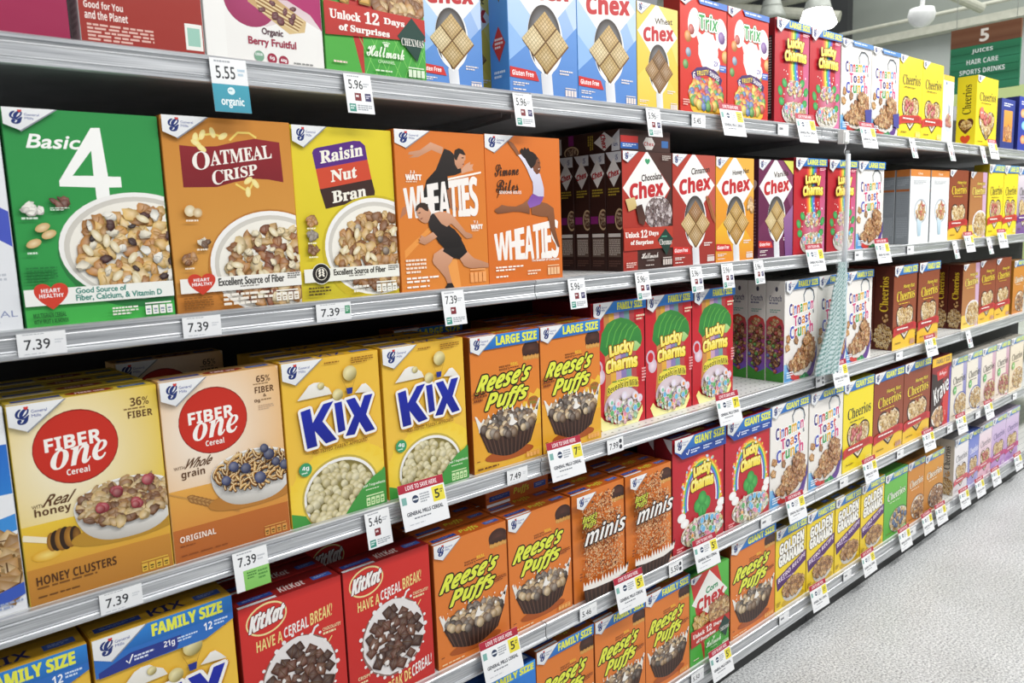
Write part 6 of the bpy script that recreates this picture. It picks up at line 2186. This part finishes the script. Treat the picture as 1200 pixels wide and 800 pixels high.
# ------------------------------------------------------------------ price tickets on the shelf edges
TAGS = [
    (1, 'organic', 0.505, '5.55'), (1, 'icon', 0.728, '5.96'), (1, 'icon', 1.107, '5.96'), (1, 'icon', 1.524, '5.96'), (1, 'flat', 1.708, '5.45'), (1, 'sale', 1.843, ''), (1, 'flat', 2.116, ''), (1, 'sale', 2.229, ''), (1, 'sale', 2.631, ''), (1, 'drop', 2.994, ''), (1, 'drop', 3.349, ''), (1, 'drop', 3.701, ''), (1, 'sale', 3.807, ''),
    (2, 'flat', 0.217, '7.39'), (2, 'flat', 0.431, '7.39'), (2, 'flatg', 0.655, '7.39'), (2, 'icon', 0.909, '7.39'), (2, 'icon', 1.250, '5.96'), (2, 'icon', 1.476, '5.96'), (2, 'icon', 1.692, '5.96'), (2, 'icon', 1.833, '5.96'), (2, 'icon', 1.988, '5.96'), (2, 'sale', 2.296, ''), (2, 'flat', 2.608, ''), (2, 'sale', 2.766, ''), (2, 'flat', 3.022, ''), (2, 'drop', 3.441, ''), (2, 'sale', 3.578, ''), (2, 'drop', 3.832, ''), (2, 'sale', 3.981, ''),
    (3, 'flat', 0.278, '7.39'), (3, 'green', 0.473, '7.39'), (3, 'icon', 0.713, '5.46'), (3, 'sale', 0.811, '5'), (3, 'flat', 1.059, '7.49'), (3, 'sale', 1.196, '7'), (3, 'flati', 1.371, '7.99'), (3, 'sale', 1.831, '7'), (3, 'flati', 2.360, ''), (3, 'sale', 2.475, ''), (3, 'flat', 2.957, ''), (3, 'sale', 3.220, ''), (3, 'drop', 3.636, ''),
    (4, 'sale', 0.987, '5'), (4, 'flat', 1.266, '5.46'), (4, 'sale', 1.406, '5'), (4, 'flati', 1.602, '5.50'), (4, 'sale', 1.725, '5'), (4, 'flat', 2.047, ''), (4, 'sale', 2.204, ''), (4, 'flat', 2.542, ''), (4, 'sale', 2.719, ''), (4, 'flat', 2.996, ''), (4, 'sale', 3.237, ''), (4, 'flat', 3.487, ''), (4, 'sale', 3.586, ''), (4, 'flat', 3.815, ''), (4, 'sale', 3.918, ''), (4, 'flat', 4.315, ''),
    (5, 'flat', 1.698, '5.50'), (5, 'sale', 1.797, '5'), (5, 'flat', 2.160, ''), (5, 'sale', 2.364, ''), (5, 'flat', 2.586, ''), (5, 'sale', 2.729, ''), (5, 'sale', 3.041, ''), (5, 'flat', 3.141, ''), (5, 'sale', 3.259, ''), (5, 'sale', 3.400, ''), (5, 'flat', 3.495, ''), (5, 'sale', 3.663, ''), (5, 'sale', 3.855, ''), (5, 'sale', 4.063, ''), (5, 'sale', 4.385, ''),
]
# kind: width, height, top above the shelf, distance before the shelf, lean of the foot towards the aisle (degrees)
TAG_KIND = {'flat': (.058, .031, -.0045, .0150, 0), 'flatg': (.066, .030, -.0045, .0150, 0), 'flati': (.058, .034, -.004, .0150, 3), 'icon': (.052, .066, -.003, .0155, 8), 'green': (.058, .064, -.003, .0155, 7),
            'organic': (.056, .080, -.002, .0155, 6), 'sale': (.104, .086, .031, .0165, 13), 'drop': (.050, .072, -.003, .0155, 14)}
TAG_SAY = {'flat': 'white price label', 'flatg': 'price label with green square', 'flati': 'price label with dark icons', 'icon': 'white ticket with small icons', 'green': 'white price ticket with green foot',
           'organic': 'white price ticket with teal organic foot', 'sale': 'red-topped sale card', 'drop': 'white ticket hanging down'}


def tag_art(p, kind, price):
    ink = '#2a2c30'
    p.rect(0, 0, 100, 100, '#f2f3f3', '#ebecee')
    if kind == 'sale':
        p.rect(0, 0, 100, 19, '#b5263c', '#a82238')
        p.text('LOVE TO SAVE HERE.', (16, 4.5, 86, 14.5), '#f6e8ea', 'B')
        p.on('price_patch')
        p.poly([(70, 22), (97, 22), (98, 55), (71, 55)], '#ecdf4a', '#e6d740')
        if price:
            p.text(price, (76, 29, 86, 48), '#3a3a2a', 'N', out='#3a3a2a', ow=.5)
            p.fine(88, 30, 95, 40, 2, '#6a6430')
        else:
            p.fine(75, 30, 92, 48, 3, '#6a6430')
        p.on('ticket_print')
        p.ell(33, 37, 7, None, '#33405a')
        p.rect(27, 35.6, 39, 39, '#dfe4ea')
        p.fine(43, 28, 64, 50, 4, '#a2a6ac')
        p.rect(4, 28, 14, 44, '#7fb0a8')
        p.text('GENERAL MILLS CEREAL', (10, 62, 90, 70), '#4a4e56', 'N', out='#4a4e56', ow=.25)
        p.fine(24, 76, 76, 81, 1, '#7a7e86')
        p.fine(12, 88, 60, 92, 1, '#c4c7cc')
        return
    two = kind in ('icon', 'green', 'organic', 'drop')
    v1 = 46 if two else 88
    if price:
        p.text(price, (14, v1 * .32, 66, v1 * .82), ink, 'N', out=ink, ow=.35)
    else:
        p.fine(14, v1 * .34, 60, v1 * .8, 1, '#5a5d64')
    p.fine(12, 4, 74, 10, 1, '#a8abb0')
    if kind in ('flat', 'flatg'):
        p.fine(68 if kind == 'flatg' else 76, 34, 84 if kind == 'flatg' else 94, 56, 2, '#cfd2d6')
        p.fine(12, 88, 76, 95, 1, '#c4c7cc')
    if kind == 'flatg':
        p.rect(82, 20, 97, 66, '#2f8f62')
        p.fine(84, 28, 95, 58, 3, '#d8eee2')
    if kind == 'flati':
        p.ell(82, 28, 9, None, '#3a3c44')
        p.ell(82, 68, 9, None, '#3a3c44')
        p.fine(64, 30, 72, 70, 4, '#9a9da4')
    if kind in ('icon', 'drop'):
        p.rect(32, 48, 56, 68, '#7a2028')
        p.fine(36, 53, 52, 63, 1, '#f0e6e6')
        if price != '5.46' and price != '7.39':
            p.rect(70, 48, 92, 68, '#3a3560')
            p.fine(73, 53, 89, 63, 2, '#d8d6e6')
        p.rect(8, 76, 32, 96, '#3f8f7f')
        p.fine(11, 80, 29, 92, 2, '#e0f0ec')
        p.fine(38, 78, 92, 94, 3, '#9aa0a6')
        p.fine(68, 22, 90, 34, 2, '#b8bbc0')
    if kind == 'green':
        p.rect(24, 50, 100, 100, '#8fca6c', '#7fbf5c')
        p.fine(34, 56, 62, 76, 3, '#3f7a34')
        p.fine(66, 58, 94, 84, 3, '#4a8a3c')
        p.fine(70, 20, 92, 36, 2, '#c4c7cc')
    if kind == 'organic':
        p.rect(0, 48, 100, 100, '#3f9fb4', '#3a94aa')
        p.ell(50, 60, 10, None, '#dfeff0')
        p.fine(43, 58, 57, 62, 1, '#3f9fb4')
        p.text('organic', (20, 72, 82, 92), '#eef6f6', 'N', out='#eef6f6', ow=.6)
        p.fine(74, 18, 94, 34, 2, '#b8d0e0')


_TAGM = {}
_used = {}
for r, kind, x, price in TAGS:
    w, h, top, dist, lean = TAG_KIND[kind]
    if (kind, price) not in _TAGM:
        m = MB()
        m.box(-w / 2, w / 2, 0, .0007, -h, 0, srgb('#eef0f0'))
        p = Print(w, h, lambda u, v, o: ((u / 100 - .5) * w, -o, -v / 100 * h), 'ticket_print', seed=4)
        tag_art(p, kind, price)
        clip = MB()
        clip.box(-.011, .011, -.0005, .0055 if kind != 'sale' else .002, -.010, .002, srgb('#d8dadd'))
        _TAGM[(kind, price)] = (m.mesh('card', M_TAG), {k: q.mesh(k, M_TAG) for k, q in p.parts.items() if q.f})
    card, prints = _TAGM[(kind, price)]
    ref = min(FRONTS[r], key=lambda f: abs(f[0] - x))[1]
    ref = ref.replace(' cereal box', ' box')
    say = '%s below the %s' % (TAG_SAY[kind], ref)
    n = _used.get(say, 0)
    _used[say] = n + 1
    if n:
        say = 'further ' + say
    t = thing('shelf_sale_card' if kind == 'sale' else 'shelf_price_tag', say, 'price tag', (x, -dist - .0007, ROW_Z[r] + top), 'sale cards along the shelf edges' if kind == 'sale' else 'price labels along the shelf edges',
              (math.radians(-lean), 0, math.radians(((x * 37.7) % 1 - .5) * 3) if lean else 0))
    c = link('card', card, t)
    for k, me in prints.items():
        link(k, me, c)

# ------------------------------------------------------------------ bundle hanging from a clip on the top shelf edge
t = thing('clip_strip', 'teal and white striped bundle in clear sleeve hanging from top shelf edge', 'hanging merchandise', (2.455, -.030, ROW_Z[1] - .012))
m = MB()
m.box(-.017, .017, -.006, .012, -.034, .006, (.86, .87, .86))
m.box(-.013, .013, -.010, -.006, -.030, .0, (.8, .81, .8))
link('clip', m.mesh('clip', M_WHITE), t)
m = MB()
m.tube([(0, -.004, -.034), (.004, -.004, -.042), (0, -.004, -.050), (-.006, -.004, -.056), (-.004, -.004, -.064), (.002, -.004, -.068)], .0016, 8)
link('wire_hook', m.mesh('wire_hook', M_RAIL), t)


def sleeve(z0, z1, wid, thick, shift, n, ink, wob):
    mb = MB()
    NZ, NA = 70, n
    vs, cs, fs = [], [], []
    rr = random.Random(3)
    ph = [rr.uniform(0, 6) for _ in range(8)]
    for j in range(NZ + 1):
        s = j / NZ
        z = z0 + (z1 - z0) * s
        w, th, sh = wid(s), thick(s), shift(s)
        for k in range(NA):
            a = 2 * PI * k / NA
            f = 1 + wob * (math.sin(9 * a + ph[0] + 3 * s) + .6 * math.sin(17 * a + ph[1] - 5 * s))
            vs.append((sh + w * math.cos(a), -.012 + th * f * math.sin(a), z))
            cs.append(ink(s, k / NA))
    for j in range(NZ):
        for k in range(NA):
            k2 = (k + 1) % NA
            fs.append((j * NA + k, j * NA + k2, (j + 1) * NA + k2, (j + 1) * NA + k))
    mb.add(vs, fs, cs)
    return mb


def lerp_pts(pts):
    def f(s):
        for (a, va), (b, vb) in zip(pts, pts[1:]):
            if s <= b:
                q = (s - a) / (b - a)
                q = q * q * (3 - 2 * q)
                return va + (vb - va) * q
        return pts[-1][1]
    return f


TEAL, PALE = srgb('#4f827c'), srgb('#c3d2d2')


def stripes(s, a):
    x = math.cos(2 * PI * a)
    q = (s * 23 + x * 2.6 + .25 * math.sin(9 * x)) % 1.0
    col = TEAL if q < .46 else PALE
    if x > .62:
        return mix(PALE, srgb('#b9cfe0'), .5 + .5 * math.sin(s * 30 + x * 20))
    pl = .5 + .5 * math.sin(x * 26 + 2 * s)
    return mix(col, srgb('#c8d6da'), .25 * pl)


mb = sleeve(-.40, -.745, lerp_pts([(0, .024), (.3, .046), (.7, .068), (1, .074)]), lerp_pts([(0, .008), (1, .016)]), lerp_pts([(0, -.016), (.5, -.04), (1, -.105)]), 128, stripes, .16)
link('striped_bundle', mb.mesh('striped_bundle', M_TAG, True), t)
mb = sleeve(-.055, -.42, lerp_pts([(0, .008), (.3, .012), (.6, .02), (.85, .030), (1, .036)]), lerp_pts([(0, .004), (1, .010)]), lerp_pts([(0, 0), (1, -.016)]), 40,
            lambda s, a: mix(srgb('#dfe6ea'), srgb('#9fb4c0'), .5 + .5 * math.sin(a * 40 + s * 33)), .2)
mb2 = MB()
mb2.tube([(0, -.014, -.066), (.001, -.015, -.20), (-.004, -.015, -.30), (-.012, -.014, -.42)], .0075, 8, srgb('#dfe6ea'))
link('twisted_neck', mb2.mesh('twisted_neck', M_TAG, True), t)
link('plastic_sleeve', mb.mesh('plastic_sleeve', M_FILM, True), t)

# ------------------------------------------------------------------ the store around
def struct(name, me, loc=(0, 0, 0)):
    o = link(name, me, None, loc)
    o['kind'] = 'structure'
    return o


struct('floor', mesh_box('floor', M_FLOOR, -3, 14.5, -5, 9, -.05, 0))
struct('wall_back', mesh_box('wall_back', M_WALL, 14, 14.2, -5, 9, 0, 6.6))
struct('ceiling', mesh_box('ceiling', M_CEIL, 4.5, 14.2, -5, 9, 6.6, 6.7))
struct('trim_1', mesh_box('trim_1', M_BEAM, 13.72, 13.98, -5, 9, 4.175, 4.295))
struct('trim_2', mesh_box('trim_2', wall_material('charcoal_panel', [(0, '#3a3c3c')]), 13.80, 13.99, 5.46, 9, 4.4, 6.58))
for i, (p0, p1, r) in enumerate([((13.6, 5.5, 4.42), (13.6, -4, 4.42), .03), ((13.3, 3.2, 4.30), (11.0, 4.2, 5.0), .07), ((13.2, 8.5, 5.15), (13.2, 4.3, 4.98), .05), ((12.4, 8.4, 5.42), (13.2, 5.3, 4.62), .09), ((12.8, 8.8, 5.06), (12.8, 5.6, 5.3), .11)]):
    m = MB()
    m.tube([p0, p1], r, 12)
    o = link('roof_pipe', m.mesh('roof_pipe', M_BEAM, False))
    tag(o, ['thin pale pipe running above the back wall beam', 'thick cream pipe slanting down near the aisle sign', 'pale pipe crossing under the roof near the white dome', 'thick pale duct slanting behind the glowing lamp', 'wide pale duct crossing behind the glowing lamp'][i], 'pipe', 'pipes and ducts under the roof')


def lamp(x, y, z, R, lit, label, glow=M_GLOW):
    t = thing('pendant_lamp', label, 'lamp', (x, y, z), 'pendant lamps under the store roof')
    m = MB()
    m.lathe([(R * .35, R * 1.25), (R * .42, R * .95), (R * .62, R * .8), (R * .72, R * .42), (R * .74, R * .36)], 0, 0)
    link('lamp_housing', m.mesh('lamp_housing', M_GREYL, True), t)
    m = MB()
    m.lathe([(R * .72, R * .38), (R * .86, 0), (R * .98, -R * .30), (R, -R * .42), (R * .86, -R * .56), (R * .5, -R * .66), (R * .1, -R * .7)], 0, 0)
    link('lamp_shade', m.mesh('lamp_shade', glow if lit else M_GREYL, True), t)
    m = MB()
    m.tube([(0, 0, R * 1.2), (0, 0, 6.6 - z)], .012, 8)
    link('rod', m.mesh('rod', M_GREYL), t)


lamp(10, 4.015, 3.885, .235, True, 'glowing white pendant lamp above the red boxes of the top shelf')
lamp(11, 5.25, 4.36, .20, False, 'unlit grey pendant lamp behind the bright red fruit boxes')
t = thing('mounted_dome_camera', 'white dome hanging on an arm near the aisle sign', 'camera', (10, 2.736, 3.605))
m = MB()
m.lathe([(.05, .12), (.13, .10), (.15, .03), (.13, -.04), (.08, -.09), (.02, -.11)], 0, 0)
link('dome', m.mesh('dome', M_WHITE, True), t)
m = MB()
m.tube([(0, 0, .1), (.0, -.02, .34)], .025, 10)
link('arm', m.mesh('arm', M_WHITE), t)

# hanging aisle sign
SX = 8.0
t = thing('aisle_sign', 'green and brown hanging aisle sign with white numeral and product list', 'sign', (SX, 1.395, 2.415))
SW, SH = .56, .56
m = MB()
m.box(-.012, .012, -SW / 2, SW / 2, 0, .40, srgb('#2f7a55'))
link('panel', m.mesh('panel', M_TAG), t)
m = MB()
m.box(-.016, .016, -SW / 2, SW / 2, .40, SH, srgb('#7a5038'))
hdr = link('header_panel', m.mesh('header_panel', M_TAG), t)
p = Print(SW, SH, lambda u, v, o: (-.0165 - o, (.5 - u / 100) * SW, (1 - v / 100) * SH), 'board_pattern', seed=2)
for i in range(4):
    p.rect(0, i * 7.2, 100, i * 7.2 + 7, ['#7d5239', '#75492f', '#80563c', '#6f452e'][i], ['#75492f', '#80563c', '#744a32', '#7a4f38'][i])
for i in range(6):
    p.rect(0, 29 + i * 12, 100, 29 + i * 12 + 11.2, ['#2f7f58', '#2a7450', '#358862'][i % 3], ['#2a7450', '#358862', '#2f7f58'][i % 3])
p.on('sign_lettering')
p.up(20)
p.text('5', (43, 6, 55, 24), '#f0e8dc', 'N', out='#f0e8dc', ow=.8)
p.text('JUICES', (32, 34.5, 62, 42), '#eef4ee', 'B')
p.text('HAIR CARE', (25, 50, 70, 57.5), '#eef4ee', 'B')
p.text('SPORTS DRINKS', (15, 65, 80, 72.5), '#eef4ee', 'B')
for k, q in p.parts.items():
    link(k, q.mesh(k, M_TAG), t)
for sy in (-.24, .24):
    m = MB()
    m.tube([(0, sy, SH), (0, sy, 4.1)], .003, 6)
    link('hanging_wire', m.mesh('hanging_wire', M_GREYL), t)

# ------------------------------------------------------------------ light
def area(name, loc, sx, sy, power, rot=(0, 0, 0), col=(1, 1, 1)):
    L = bpy.data.lights.new(name, 'AREA')
    L.shape = 'RECTANGLE'
    L.size, L.size_y = sx, sy
    L.energy = power
    L.color = col
    o = bpy.data.objects.new(name, L)
    COL.objects.link(o)
    o.location = loc
    o.rotation_euler = rot


for i in range(5):
    area('aisle_tube_light', (.2 + i * 1.9, -1.75, 3.5), 1.5, .35, (24, 42, 56, 62, 62)[i], (math.radians(24), 0, 0), (1, .985, .955))
area('store_light', (10, 1.5, 6.3), 7, 7, 620)
area('added_shelf_fill_light', (2.0, -3.7, 3.5), 6, .5, 48, (math.radians(52), 0, 0))  # unseen fill lamp, added to brighten the shelf fronts

w = bpy.data.worlds.new('store_air')
scene.world = w
w.use_nodes = True
bg = w.node_tree.nodes['Background']
bg.inputs[0].default_value = (.93, .96, 1, 1)
bg.inputs[1].default_value = .36

# ------------------------------------------------------------------ camera
cam = bpy.data.cameras.new('camera')
co = bpy.data.objects.new('camera', cam)
COL.objects.link(co)
R_ = Vector((.747685306848466, -.6630871836353851, -.035805988624927294))
U_ = Vector((.12085471896885862, .08285757242664511, .9892061259386344))
F_ = Vector((.6529631067877216, .7439422085014779, -.14208860469464155))
co.matrix_world = Matrix(((R_.x, U_.x, -F_.x, 0), (R_.y, U_.y, -F_.y, -1.22), (R_.z, U_.z, -F_.z, 1.345), (0, 0, 0, 1)))
cam.sensor_width = 36
cam.lens = 27.6103
cam.clip_start = .05
cam.dof.use_dof = True
cam.dof.focus_distance = 1.75
cam.dof.aperture_fstop = 8
scene.camera = co

scene.view_settings.view_transform = 'Standard'
scene.view_settings.look = 'None'
scene.view_settings.exposure = -0.08
